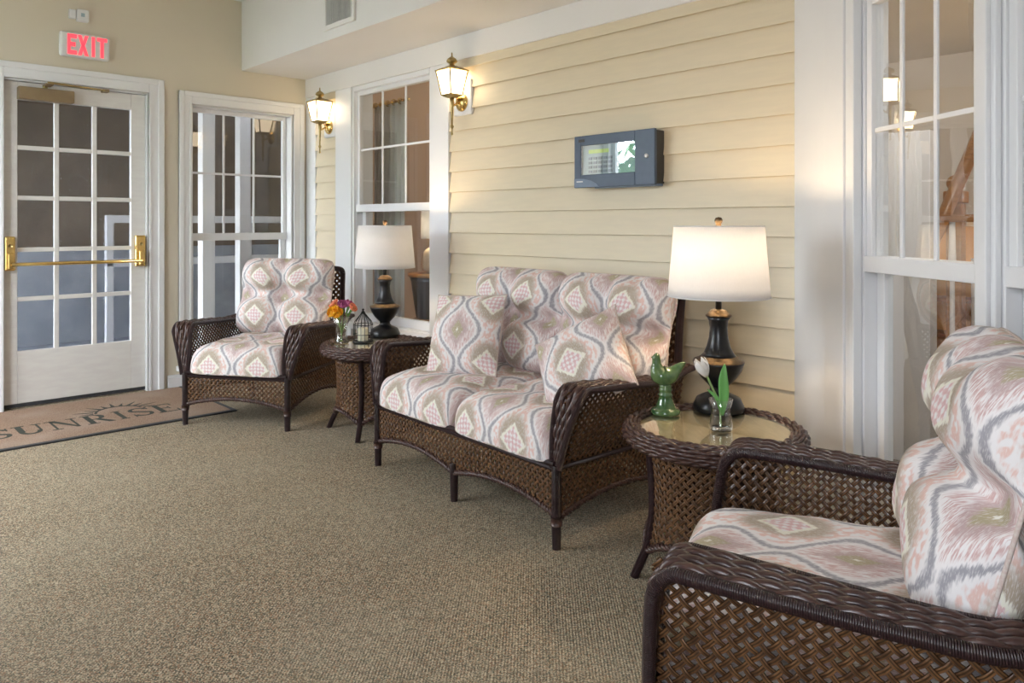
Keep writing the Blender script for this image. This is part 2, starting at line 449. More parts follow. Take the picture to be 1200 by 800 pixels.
# soffit and ceiling
struct(MB().box((0, -.562, 2.335), (8.1, -.0, H)).build('trim_6', 'soffit', bevel=.004), 'white boxed soffit above the siding wall')
struct(MB().box((-.14, FRONT_Y - .14, H), (8.1, .14, H + .1)).build('ceiling', 'soffit'), 'white ceiling')

# ---- windows -------------------------------------------------------
def window(name, x0, x1, z0, z1, zr, loc, rz, label, yu=.03, yl=.075, muntins=(1 / 3, 2 / 3), hm=.5, jamb=.14, glass='glass', st=.030, rail=.055):
    """double hung window in wall-local coordinates; upper sash nearer the room, meeting rail top at zr"""
    root = MB()
    t = .012
    root.box((x0, -.0, z0), (x0 + t, jamb, z1)); root.box((x1 - t, -.0, z0), (x1, jamb, z1))
    root.box((x0 + t, -.0, z1 - t), (x1 - t, jamb, z1)); root.box((x0 + t, -.0, z0), (x1 - t, jamb, z0 + t))
    o = struct(root.build(name, 'white', bevel=.002), label); place(o, loc, rz)
    a, b = x0 + t, x1 - t; c, d = z0 + t, z1 - t
    up = MB(); y0, y1 = yu, yu + .035
    up.box((a, y0, zr - rail), (a + st, y1, d)); up.box((b - st, y0, zr - rail), (b, y1, d))
    up.box((a + st, y0, d - st), (b - st, y1, d)); up.box((a, y0 - .012, zr - rail), (b, y1, zr))
    us = up.build('upper_sash', 'white', o, bevel=.003)
    gx0, gx1, gz0, gz1 = a + st, b - st, zr, d - st
    cols = [gx0] + [gx0 + (gx1 - gx0) * f for f in muntins] + [gx1]; zm = gz0 + (gz1 - gz0) * hm
    for q in cols[1:-1]: part_box('muntin', (q - .008, y0 + .011, gz0), (q + .008, y0 + .021, gz1), 'white', us)
    for qa, qb in zip(cols, cols[1:]): part_box('muntin', (qa + (.008 if qa != gx0 else 0), y0 + .011, zm - .008), (qb - (.008 if qb != gx1 else 0), y0 + .021, zm + .008), 'white', us)
    for qa, qb in zip(cols, cols[1:]):
        for za, zb in ((gz0, zm - .008), (zm + .008, gz1)):
            part_box('pane', (qa + (.008 if qa != gx0 else 0), y0 + .015, za), (qb - (.008 if qb != gx1 else 0), y0 + .019, zb), glass, us, 0)
    y0, y1 = yl, yl + .035
    lw = MB(); lw.box((a, y0, c), (a + st + .012, y1, zr)); lw.box((b - st - .012, y0, c), (b, y1, zr))
    lw.box((a + st, y0, c), (b - st, y1, c + .06)); lw.box((a + st, y0, zr - .045), (b - st, y1, zr))
    ls = lw.build('lower_sash', 'white', o, bevel=.003)
    part_box('pane', (a + st + .012, y0 + .015, c + .06), (b - st - .012, y0 + .019, zr - .045), glass, ls, 0)
    return o
window('window_1', -.938, -.142, .15, 2.04, 1.10, (0, 0, 0), PI / 2, 'double hung window beside the exit door', yu=.085, yl=.102)
window('window_2', .715, 1.652, .44, 2.16, 1.312, (0, 0, 0), 0, 'double hung window between the two wall lanterns', yu=.005, yl=.05)
# casing of window 1 and of the door: stepped moulding
def casing(name, x0, x1, z1, wd, label, z0=0, sill=None):
    bx = []
    for (e, w_, t) in ((0, wd, .016), (wd * .62, wd, .026), (0, wd * .18, .021)):
        bx += [((x0 - w_, -t, z0), (x0 - e, -.0005, z1 + w_)), ((x1 + e, -t, z0), (x1 + w_, -.0005, z1 + w_)), ((x0 - e, -t, z1 + e), (x1 + e, -.0005, z1 + w_))]
    if sill: bx += sill
    return trim(name, bx, 'white', label, (0, 0, 0), PI / 2, .003)
casing('trim_7', -.938, -.142, 2.04, .09, 'white moulded casing of the window beside the door', .13, [((-1.045, -.05, .115), (-.04, -.0005, .15))])
casing('trim_8', -2.085, -1.232, 2.085, .10, 'white moulded door casing')
trim('trim_9', [((-2.095, -.0, 0), (-2.085, .13, 2.085)), ((-1.242, -.0, 0), (-1.232, .13, 2.085)), ((-2.085, 0, 2.073), (-1.242, .13, 2.085))], 'white', 'white door jamb', (0, 0, 0), PI / 2, .002)

# ---- exit door -----------------------------------------------------
DX0, DX1 = -2.083, -1.244
gx0, gx1, gz0, gz1 = -2.005, -1.335, .36, 1.96
dm = wall_with_holes(MB(), DX0, DX1, .03, 2.07, .03, .072, [(gx0, gx1, gz0, gz1)]).build('door_1', 'door', bevel=.003)
place(struct(dm, 'white glazed exit door with fifteen panes'), (0, 0, 0), PI / 2)
cx = [gx0, -1.786, -1.562, gx1]; cz = [gz0, .69, 1.004, 1.335, 1.655, gz1]; hw = .014
for q in cx[1:-1]: part_box('muntin', (q - hw, .036, gz0), (q + hw, .066, gz1), 'door', dm, .004)
for i in range(3):
    for q in cz[1:-1]:
        part_box('muntin', (cx[i] + (hw if i else 0), .036, q - hw), (cx[i + 1] - (hw if i < 2 else 0), .066, q + hw), 'door', dm, .004)
    for j in range(5):
        part_box('pane', (cx[i] + (hw if i else 0), .049, cz[j] + (hw if j else 0)), (cx[i + 1] - (hw if i < 2 else 0), .053, cz[j + 1] - (hw if j < 4 else 0)), 'glass_wet', dm, 0)
part_box('door_sweep', (DX0, .028, .008), (DX1, .072, .03), 'rubber', dm, .001)
# push bar
pb = thing('push_bar', 'polished brass panic push bar across the exit door', 'push bar', (0, 0, 0), PI / 2)
for (a, b) in ((-2.079, -2.022), (-1.318, -1.252)):
    e = MB().box((a, -.012, .875), (b, .0295, 1.09)).build('end_plate', 'brass', pb, bevel=.008)
    c = (a + b) / 2
    MB().box((c - .017, -.045, .885), (c + .017, -.012, .985)).build('bracket', 'brass', e, bevel=.006)
    MB().tube([(c, -.012, 1.03), (c, -.022, 1.03)], .012, 16).build('cylinder_lock', 'aged_brass', e, True)
MB().tube([(-2.05, -.045, .915), (-1.285, -.045, .915)], .0115, 14).build('bar', 'brass', pb, True)
# door closer
dc = thing('door_closer', 'tan metal door closer with folding arm at the door top', 'door closer', (0, 0, 0), PI / 2)
MB().box((-2.01, -.045, 1.955), (-1.70, .029, 2.035)).build('closer_body', 'bronze', dc, bevel=.006)
MB().tube([(-1.86, -.008, 2.035), (-1.86, -.008, 2.056)], .014, 12).build('spindle', 'aged_brass', dc, True)
MB().box((-1.875, -.10, 2.050), (-1.83, -.005, 2.060)).build('arm', 'bronze', dc, bevel=.002)
MB().prism([(-1.87, -.115), (-1.85, -.095), (-1.52, -.03), (-1.51, -.05)], 2.058, 2.068, 'z').build('arm', 'aged_brass', dc, bevel=.002)
MB().box((-1.535, -.052, 2.052), (-1.495, -.0005, 2.072)).build('arm_shoe', 'bronze', dc, bevel=.003)

# ---- bay wall ------------------------------------------------------
BR = math.atan2(-.6075, .7937); BO = (4.131, 0, 0); BL = 2.05
wins = [(.474, 1.052, .13, 1.965), (1.128, 1.706, .13, 1.965)]
wr = wall_with_holes(MB(), 0, BL, 0, H, 0, .09, wins).build('wall_right', 'white'); place(struct(wr, 'angled white bay wall with windows'), BO, BR)
for i, (a, b, c, d) in enumerate(wins):
    window('window_%d' % (i + 3), a, b, c, d, 1.056, BO, BR, ['bay window beside the lamp table', 'bay window behind the near armchair', 'bay window behind the camera'][i], yu=.008, yl=.046, jamb=.09, glass='glass_wavy', muntins=(.30, .64))
trim('trim_10', [((.01, -.02, 0), (.262, -.0005, 2.32))], 'white', 'white corner board of the bay', BO, BR)
trim('trim_11', [((.268, -.03, 0), (.40, -.0005, 2.32)), ((.40, -.022, 0), (.462, -.0005, 2.1)), ((.448, -.034, .1), (.474, -.0005, 1.99))], 'white', 'white bay window casing', BO, BR)
for i, a in enumerate((1.052,)):
    trim('trim_%d' % (12 + i), [((a, -.020, .1), (a + .076, -.0005, 1.99)), ((a + .016, -.034, .1), (a + .060, -.0005, 1.99))], 'white', 'white bay window mullion', BO, BR)
trim('trim_14', [((.474, -.03, 1.965), (1.706, -.0005, 2.06)), ((.40, -.05, .09), (1.78, -.0005, .128))], 'white', 'white head and sill of the bay windows', BO, BR)
# remaining walls behind the camera
bx, by = 4.131 + BL * .7937, -BL * .6075
trim('trim_13', [((1.706, -.03, 0), (1.90, -.0005, 2.32))], 'white', 'white casing at the bay end', BO, BR)
struct(MB().box((bx - .14, by + .01, 0), (bx, .0, H)).build('wall_return', 'white'), 'white return wall of the bay')
struct(MB().box((bx - .14, 0, 0), (8.1, .14, H)).build('wall_side', 'siding'), 'cream wall beyond the bay')
struct(MB().box((7.96, FRONT_Y - .14, 0), (8.1, 0, H)).build('wall_end', 'wall_cream'), 'cream end wall behind the camera')
wf = wall_with_holes(MB(), -.14, 8.1, 0, H, FRONT_Y - .14, FRONT_Y, [(a, b, .6, 2.35) for a, b in FRONT_WINDOWS]).build('wall_front', 'white')
struct(wf, 'window wall opposite the siding')
for i, (a, b) in enumerate(FRONT_WINDOWS):
    fr = MB(); y0, y1 = FRONT_Y - .11, FRONT_Y - .06
    fr.box((a, y0, .6), (a + .05, y1, 2.35)); fr.box((b - .05, y0, .6), (b, y1, 2.35)); fr.box((a + .05, y0, .6), (b - .05, y1, .65)); fr.box((a + .05, y0, 2.3), (b - .05, y1, 2.35)); fr.box((a + .05, y0, 1.45), (b - .05, y1, 1.5))
    o = struct(fr.build('window_%d' % (6 + i), 'white'), 'daylight window opposite the siding')
    for za, zb in ((.65, 1.45), (1.5, 2.3)): part_box('pane', (a + .05, FRONT_Y - .087, za), (b - .05, FRONT_Y - .083, zb), 'glass', o, 0)
# garden beyond the daylight windows (seen only as a reflection)
tag(MB().box((-14, -22, -.3), (22, FRONT_Y - .14, -.12)).build('floor.004', 'lawn'), 'gravel terrace outside the window wall', 'ground')['kind'] = 'structure'
def bush(loc, r, label):
    mb = MB()
    for k in range(420):
        a, t = random.uniform(0, 2 * PI), math.acos(random.uniform(-1, 1)); q = r * random.uniform(.7, 1)
        c = Vector((q * math.sin(t) * math.cos(a), q * math.sin(t) * math.sin(a), r * 1.1 + q * 1.15 * math.cos(t)))
        d = Vector((random.gauss(0, 1), random.gauss(0, 1), random.gauss(0, 1))).normalized() * .16; e = d.orthogonal().normalized() * .09
        mb.add([c - d, c + e, c + d, c - e], [(0, 1, 2, 3)])
    t = thing('garden_shrub', label, 'shrub', loc)
    mb.build('foliage', 'foliage', t, kind='stuff'); MB().tube([(0, 0, -.2), (0, 0, r * 1.1)], .07, 8).build('trunk', 'wood_dark', t)
bush((-1.0, -6.3, 0), 1.1, 'leafy shrub outside the window wall near the door'); bush((1.2, -7.2, 0), 1.3, 'leafy shrub outside the window wall, middle'); bush((3.6, -7.6, 0), 1.2, 'leafy shrub outside the window wall, far right')

# ---- porch beyond the door -----------------------------------------
struct(MB().box((-3.0, FRONT_Y - .14, -.12), (-.14, 1.9, 0)).build('floor.001', 'vest_floor'), 'grey concrete porch floor')
struct(MB().box((-3.0, FRONT_Y - .14, H), (-.14, 1.9, H + .1)).build('ceiling.001', 'vest_wall'), 'dark porch ceiling')
ow = wall_with_holes(MB(), FRONT_Y, 1.9, 0, H, 2.86, 3.0, [(-3.8, -3.2, .1, 2.3)]).build('wall_porch', 'vest_wall')
place(struct(ow, 'brown porch wall beyond the door'), (0, 0, 0), PI / 2)
struct(MB().box((-3.0, 1.76, 0), (-.14, 1.9, H)).build('wall_porch_side', 'vest_wall'), 'brown porch side wall')
struct(wall_with_holes(MB(), -3.0, -.14, 0, H, FRONT_Y - .14, FRONT_Y, [(-2.7, -.5, .1, 2.3)]).build('wall_porch_front', 'vest_wall'), 'brown porch front wall')
struct(MB().box((-3.5, -12, -.14), (-3.0, 9, -.02)).build('floor.002', 'vest_floor'), 'paved path outside the porch')
place(struct(MB().box((-2.4, 2.83, 0), (1.9, 2.86, .93)).build('trim_15', 'vest_floor', bevel=.004), 'blue grey panel added for the bluish light low in the porch'), (0, 0, 0), PI / 2)  # panel added; bluish light low in the door panes put into its colour
for (x, y, lab) in ((-1.0, -.44, 'white square porch post nearer the door'), (-1.4, .06, 'white square porch post farther from the door')):
    t = thing('porch_post', lab, 'post', (x, y, 0), 0, 'porch posts')
    MB().box((-.055, -.055, 0), (.055, .055, H)).build('shaft', 'white', t, bevel=.006)
    MB().box((-.08, -.08, 0), (.08, .08, .16)).build('base', 'white', t, bevel=.006)
t = thing('porch_rail', 'white porch railing seen through the window beside the door', 'railing', (-1.9, 0, 0))
for z in (.78, 1.18): MB().box((-.03, -1.0, z), (.03, 1.7, z + .07)).build('rail', 'white', t, bevel=.006)
for k in range(3): MB().box((-.03, -1.0 + 1.3 * k, 0), (.03, -.94 + 1.3 * k, 1.2)).build('rail_post', 'white', t, bevel=.004)

# ---- house interior behind the siding windows ----------------------
struct(MB().box((-.14, .02, -.12), (8.1, 4.2, 0)).build('floor.003', 'room_floor'), 'brown carpet of the inner room')
struct(MB().box((-.14, .14, 2.6), (8.1, 4.2, 2.7)).build('ceiling.002', 'room_grey'), 'ceiling of the inner room')
struct(MB().box((-.14, .14, 0), (0, 4.2, 2.6)).build('wall_inner_left', 'room_tan'), 'tan wall of the inner room')
struct(MB().box((0, 4.06, 0), (8.1, 4.2, 2.6)).build('wall_inner_back', 'room_grey'), 'far grey wall of the inner room')
struct(MB().box((3.55, .95, 0), (4.33, 1.05, 1.62)).build('wall_inner_screen', 'room_grey', bevel=.004), 'low grey partition seen through the bay window')
struct(MB().box((7.96, .14, 0), (8.1, 4.06, 2.6)).build('wall_inner_right', 'room_grey'), 'right wall of the inner room')
lamp_light('inner_fill_light', (4.9, .5, 2.45), 45, (1, .95, .90), .12)  # added fill light, brightens the partition behind the bay window
lamp_light('inner_fill_light', (1.5, 2.6, 2.45), 34, (1, .80, .60), .12)  # added warm fill light for the room behind the siding window
for (x, y) in ((4.9, .5), (1.5, 2.6)):
    t = thing('fill_light_fixture', 'added round ceiling fixture for the inner room fill light near the %s' % ('stairs' if x > 3 else 'curtained window'), 'lamp', (x, y, 0))  # fixture added at each fill light
    MB().lathe([(.14, 2.6), (.15, 2.585), (.14, 2.57), (.0, 2.57)], 24).build('ceiling_plate', 'brass', t, True)
# curtain behind window 2
def curtain(x0, x1, y, z0, z1, label):
    n = 90
    def fn(a, b):
        amp = .022 * (.5 + .5 * (1 - b)); return (x0 + (x1 - x0) * a, y + amp * math.sin(a * (x1 - x0) * 75) + .006 * math.sin(a * 61), z0 + (z1 - z0) * b)
    t = thing('curtain', label, 'curtain', (0, 0, 0))
    o = MB().grid(fn, n, 8).build('fabric', 'curtain', t, True); s = o.modifiers.new('thick', 'SOLIDIFY'); s.thickness = .004
    MB().tube([(x0 - .05, y, z1), (x1 + .05, y, z1)], .012, 10).build('curtain_rod', 'brass', t, True)
    k = 0
    while x0 + .02 + k * .084 < x1:
        x = x0 + .02 + k * .084; MB().tube([(x, y + .022 * math.cos(q * PI / 5), z1 + .022 * math.sin(q * PI / 5)) for q in range(10)], .004, 6, True).build('curtain_ring', 'brass', t, True); k += 1
curtain(.50, .92, .30, .03, 2.10, 'grey pleated curtain on rings behind the siding window')
# reading corner behind window 2
t = thing('side_cabinet', 'dark navy bow-front cabinet behind the siding window', 'cabinet', (.89, .62, 0))
MB().lathe([(.10, 0), (.12, .25), (.17, .5), (.20, .72), (.21, .76)], 28).build('body', 'navy', t, True)
MB().lathe([(.22, .76), (.225, .775), (.22, .785)], 28).build('top', 'wood', t, True)
MB().lathe([(.16, .42), (.19, .43), (.16, .44)], 28).build('ledge', 'wood', t, True)
t = thing('ceramic_lamp', 'pale ceramic table lamp with cream shade behind the siding window', 'lamp', (.89, .62, .786))
MB().lathe([(.07, 0), (.11, .03), (.12, .10), (.10, .17), (.05, .21), (.03, .25), (.03, .28)], 28).build('lamp_body', 'ceramic_white', t, True)
o = MB().lathe([(.125, .27), (.12, .50)], 32, close=False).build('lamp_shade', 'shade', t, True); o.modifiers.new('thick', 'SOLIDIFY').thickness = .003
lamp_light('ceramic_lamp_bulb', (.89, .62, .786 + .38), 12, WARM)
# staircase behind the bay window
t = thing('staircase', 'oak staircase with white balusters seen through the bay window', 'staircase', (4.02, 2.4, 0))
MB().box((-.045, -.045, 0), (.045, .045, 1.33)).build('newel_post', 'wood', t, bevel=.006)
MB().box((-.06, -.06, 1.30), (.06, .06, 1.38)).build('newel_cap', 'wood', t, bevel=.01)
MB().ball((0, 0, 1.43), .055, 16, 10).build('newel_ball', 'wood', t, True)
MB().tube([(-.16, -.09, .92), (.42, -.09, 2.39)], .04, 10, up=(0, 1, 0)).build('handrail', 'wood', t, True)
MB().box((-.12, -.35, 1.18), (.9, -.27, 1.225)).build('guard_rail', 'wood', t, bevel=.01)
for k in range(7): MB().lathe([(.016, .05), (.016, .3), (.024, .34), (.016, .38), (.014, .9), (.022, .95), (.016, 1.18)], 10, (-.07 + .14 * k, -.31, 0)).build('baluster', 'white', t, True)
for k in range(6):
    MB().lathe([(.014, .1 + .21 * k), (.014, .95 + .22 * k)], 8, (.10 + .17 * k, .0, 0)).build('baluster', 'white', t, True)
    MB().box((.02 + .17 * k, .03, .17 * k + .14), (.26 + .17 * k, 1.0, .17 * k + .17)).build('tread', 'wood', t, bevel=.004)
    MB().box((.03 + .17 * k, .03, .17 * k), (.05 + .17 * k, 1.0, .17 * k + .14)).build('riser', 'wood_dark', t, bevel=.002)
t = thing('wood_bookcase', 'brown wooden bookcase with amber panel beneath the stair rail', 'bookcase', (3.75, 3.75, 0))
MB().box((-.5, 0, 0), (.9, .03, 1.15)).build('back_panel', 'amber', t)
for z in (0, .28, .56, .84): MB().box((-.5, -.25, z), (.1, 0, z + .03)).build('shelf', 'wood_dark', t, bevel=.003)
for x in (-.52, .1): MB().box((x, -.26, 0), (x + .03, .03, 1.0)).build('side_panel', 'wood_dark', t, bevel=.003)
MB().box((.13, -.06, 0), (.9, 0, .82)).build('cupboard_door', 'wood_dark', t, bevel=.004)
lamp_light('stair_lamp', (4.6, 2.75, 1.75), 14, (1, .66, .32), .08)

# ================================================================== WICKER
def weave(mb, surf, inside, b, pitch, width, amp=.0020, th=.0026, sub=3):
    """plain diagonal over-under weave on a surface surf(a, z) -> (point, normal)"""
    a0, a1, z0, z1 = b; L = pitch * math.sqrt(2)
    def strand(fixed, other0, other1, fam, k):
        run = []
        n = int((other1 - other0) / (L / sub)) + 1
        base = math.floor(other0 / (L / sub))
        for i in range(n + 2):
            q = (base + i) * L / sub
            P, Q = (fixed, q) if fam == 0 else (q, fixed)
            a, z = (P + Q) / 2, (P - Q) / 2
            if a0 <= a <= a1 and z0 <= z <= z1 and inside(a, z):
                h = amp * math.cos(PI * q / L + PI * k) * (1 if fam == 0 else -1)
                p, nn = surf(a, z); run.append((Vector(p) + Vector(nn) * h, Vector(nn)))
            else:
                emit(run); run = []
        emit(run)
    def emit(run):
        if len(run) < 2: return
        vs, fs, uv = [], [], []; d = 0; m = 8
        for i, (p, nn) in enumerate(run):
            t = (run[min(i + 1, len(run) - 1)][0] - run[max(i - 1, 0)][0]).normalized(); s = nn.cross(t).normalized()
            if i: d += (p - run[i - 1][0]).length
            for (f, g) in ((-.5, 0), (-.29, 1), (0, .05), (.29, 1), (.5, 0), (.29, -1), (0, -.05), (-.29, -1)):
                vs.append(p + s * (f * width) + nn * (g * th)); uv.append((f, d))
        for i in range(len(run) - 1):
            for k in range(m): fs.append((i * m + k, i * m + (k + 1) % m, (i + 1) * m + (k + 1) % m, (i + 1) * m + k))
        mb.add(vs, fs, uv)
    p0, p1 = a0 + z0, a1 + z1; q0, q1 = a0 - z1, a1 - z0
    for k in range(math.floor(p0 / L), math.ceil(p1 / L) + 1): strand(k * L, q0, q1, 0, k)
    for k in range(math.floor(q0 / L), math.ceil(q1 / L) + 1): strand(k * L, p0, p1, 1, k)
    return mb

def braid_band(mb, path, widths, wdir, n, r, period=.05, closed=False, amp=.0035, flat=.55):
    """n side by side strands undulating along a band; path resampled; wdir(i) = width direction"""
    L = len(path)
    for j in range(n):
        f = (j + .5) / n - .5; pts = []
        for i, p in enumerate(path):
            t = (path[(i + 1) % L if closed else min(i + 1, L - 1)] - path[(i - 1) % L if closed else max(i - 1, 0)]).normalized()
            wd = wdir(i); nn = t.cross(wd).normalized()
            d = i * BSTEP
            pts.append(p + wd * (f * widths[i]) + nn * (amp * math.cos(2 * PI * d / period + PI * j)))
        ws = sum(widths) / len(widths) / n
        mb.tube(pts, [max(.002, min(r, w_ / n * .62)) for w_ in widths], 6, closed)
    return mb
BSTEP = .0085

def rope(mb, path, r, turns, n=6):
    """two strands twisted round a path"""
    path = resample(path, .008); L = len(path); u = Vector((0, 0, 1))
    for ph in (0, PI):
        pts = []
        for i, p in enumerate(path):
            t = (path[min(i + 1, L - 1)] - path[max(i - 1, 0)]).normalized(); a = (u - t * u.dot(t)).normalized(); b = t.cross(a)
            an = turns * 2 * PI * i / L + ph; pts.append(p + (a * math.cos(an) + b * math.sin(an)) * r)
        mb.tube(pts, r * .95, n)
    return mb

SEAT_Z = .30
def wicker_seat(name, label, cat, W, n_legs_front=2, group=None, sub=3):
    """arm chair or settee frame. local: front -y, W = half distance between the front legs"""
    t = thing(name, label, cat, (0, 0, 0), 0, group)
    YF, YR = -.34, .34
    def armz(y): return .583 - .028 * max(0, min(1, (y + .30) / .45)) ** 1.2 + .02 * max(0, (y - .2) / .16)
    def armx(y): return W + .032 + .018 * math.sin(PI * max(0, min(1, (y + .36) / .75))) + .01
    def arch(y): return .105 + .055 * (1 - (y / .34) ** 2)
    for s in (-1, 1):
        # arm: braided band that rises up the front, rolls over and runs back
        path = spline([(s * W, YF - .004, SEAT_Z - .01), (s * (W + .012), YF + .004, .40), (s * (W + .030), YF + .016, .50), (s * (W + .040), YF + .026, .548),
                       (s * (W + .043), YF + .055, .578), (s * armx(-.25), -.25, armz(-.25)), (s * armx(-.1), -.1, armz(-.1)), (s * armx(.05), .05, armz(.05)),
                       (s * armx(.2), .2, armz(.2)), (s * (W + .025), .33, armz(.33)), (s * (W + .018), .395, armz(.36))], 10)
        path = resample(path, BSTEP); L = len(path)
        wd = []
        for p in path:
            f = max(0, min(1, (p.z - SEAT_Z) / .24)); wd.append(.030 + .075 * f - (.02 * max(0, min(1, (p.y + .2) / .4)) if p.z > .5 else 0))
        X_ = Vector((1, 0, 0))
        arm = MB()
        # dark core under the braid
        def core(a, b):
            i = min(L - 1, int(a * (L - 1) + .5)); p = path[i]; tt = (path[min(i + 1, L - 1)] - path[max(i - 1, 0)]).normalized(); nn = tt.cross(X_).normalized()
            if nn.z < -.2 or (abs(nn.z) <= .2 and nn.y > 0): nn = -nn
            return p + X_ * ((b - .5) * wd[i]) - nn * .002
        am = arm.grid(core, 60, 4).build('armrest', 'core', t, True)
        am.modifiers.new('thick', 'SOLIDIFY').thickness = .006
        braid_band(MB(), path, [w_ * .92 for w_ in wd], lambda i: X_, 6, .0095, .085, amp=.0045).build('arm_braid', 'braid', am, True, kind='stuff')
        for e in (-1, 1):
            ep = [p + X_ * (e * (wd[i] / 2 + .004)) + Vector((0, 0, -.006 if p.z > .54 else 0)) for i, p in enumerate(path)][::2]
            MB().tube(ep, .0125, 10).build('arm_edge', 'wrap', am, True)
        # woven side panel
        def sx(y, z):
            f = max(0, min(1, (z - SEAT_Z) / .27)); return s * (W + f * (armx(y) - W) * .9)
        def surf(a, z):
            p = Vector((sx(a, z), a, z)); n1 = Vector((s, 0, -.12)).normalized(); return p, n1
        def ins(a, z):
            top = armz(a) - .006 if a > -.30 else min(armz(a) - .006, .57)
            return arch(a) + .008 < z < top and YF + .006 < a < YR + .02
        weave(MB(), surf, ins, (YF, YR + .03, .1, .62), .0195, .0110, sub=sub).build('side_panel', 'weave', t, True, kind='stuff')
        # rails
        MB().tube([(s * W, y, SEAT_Z - .012) for y in (YF, 0, YR)], .010, 8).build('side_rail', 'wrap', t, True)
        rope(MB(), [(s * W, YF + (YR - YF) * k / 20, arch(YF + (YR - YF) * k / 20)) for k in range(21)], .0075, 26).build('side_arch', 'braid', t, True)
        # inner front tube of the side panel and the front leg
        MB().tube([(s * W, YF, 0), (s * W, YF, .02), (s * W, YF, .10), (s * W, YF, SEAT_Z)], [.0155, .0165, .018, .018], 12).build('leg', 'wrap', t, True)
        MB().tube([(s * (W + .0), YR + .03, 0), (s * W, YR + .01, .12), (s * W, YR, SEAT_Z)], [.0155, .018, .018], 12).build('leg', 'wrap', t, True)
        MB().tube([(s * W, YF, .085), (s * W, YF, .115)], .022, 10).build('leg_collar', 'braid', t, True)
        # back post
        MB().tube(spline([(s * W, YR, SEAT_Z - .02), (s * (W - .004), YR + .03, .5), (s * (W - .022), YR + .07, .72), (s * (W - .032), YR + .098, .84)], 6), .017, 10).build('back_post', 'wrap', t, True)
    for k in range(1, n_legs_front - 1):
        x = -W + 2 * W * k / (n_legs_front - 1)
        for y in (YF, YR): MB().tube([(x, y, 0), (x, y, .10), (x, y, .16)], [.0155, .018, .018], 12).build('leg', 'wrap', t, True)
    # front apron and rear apron, one arch per leg bay
    nb = n_legs_front - 1; bw = 2 * W / nb
    def farch(x):
        c = ((x + W) % bw) / bw if x < W - 1e-6 else 0; return .118 + .045 * (4 * c * (1 - c))
    for y, nm in ((YF, 'front'), (YR, 'rear')):
        weave(MB(), lambda a, z: ((a, y, z), (0, -1, 0)), lambda a, z: farch(a) + .008 < z < SEAT_Z - .015 and abs(a) < W - .012, (-W, W, .1, SEAT_Z), .0195, .0110, sub=sub).build(nm + '_apron', 'weave', t, True, kind='stuff')
        rope(MB(), [(-W + 2 * W * k / 40, y, farch(-W + 2 * W * k / 40)) for k in range(41)], .008, int(2 * W * 38)).build('apron_arch', 'braid', t, True)
        MB().tube([(-W, y, SEAT_Z - .015), (0, y, SEAT_Z - .015), (W, y, SEAT_Z - .015)], .010, 8).build(nm + '_rail', 'wrap', t, True)
    MB().tube([(-W, YF - .008, SEAT_Z + .006), (0, YF - .008, SEAT_Z + .006), (W, YF - .008, SEAT_Z + .006)], .011, 8).build('front_rail', 'wrap', t, True)
    MB().box((-W, YF + .005, SEAT_Z - .02), (W, YR, SEAT_Z - .002)).build('seat_deck', 'core', t)
    # back: crest rail and woven panel
    def by_(z): return YR + .1 * ((z - SEAT_Z) / .56)
    weave(MB(), lambda a, z: ((a, by_(z), z), Vector((0, -1, .2)).normalized()), lambda a, z: abs(a) < W - .032 * (z - SEAT_Z) / .54, (-W - .01, W + .01, SEAT_Z, .855), .026, .0165, sub=2).build('back_panel', 'weave', t, True, kind='stuff')
    cr = spline([(-W + .032, YR + .098, .838), (-W + .055, YR + .104, .866), (-W * .5, YR + .106, .874), (0, YR + .107, .876), (W * .5, YR + .106, .874), (W - .055, YR + .104, .866), (W - .032, YR + .098, .838)], 8)
    MB().tube(cr, .018, 10).build('crest_rail', 'wrap', t, True)
    return t

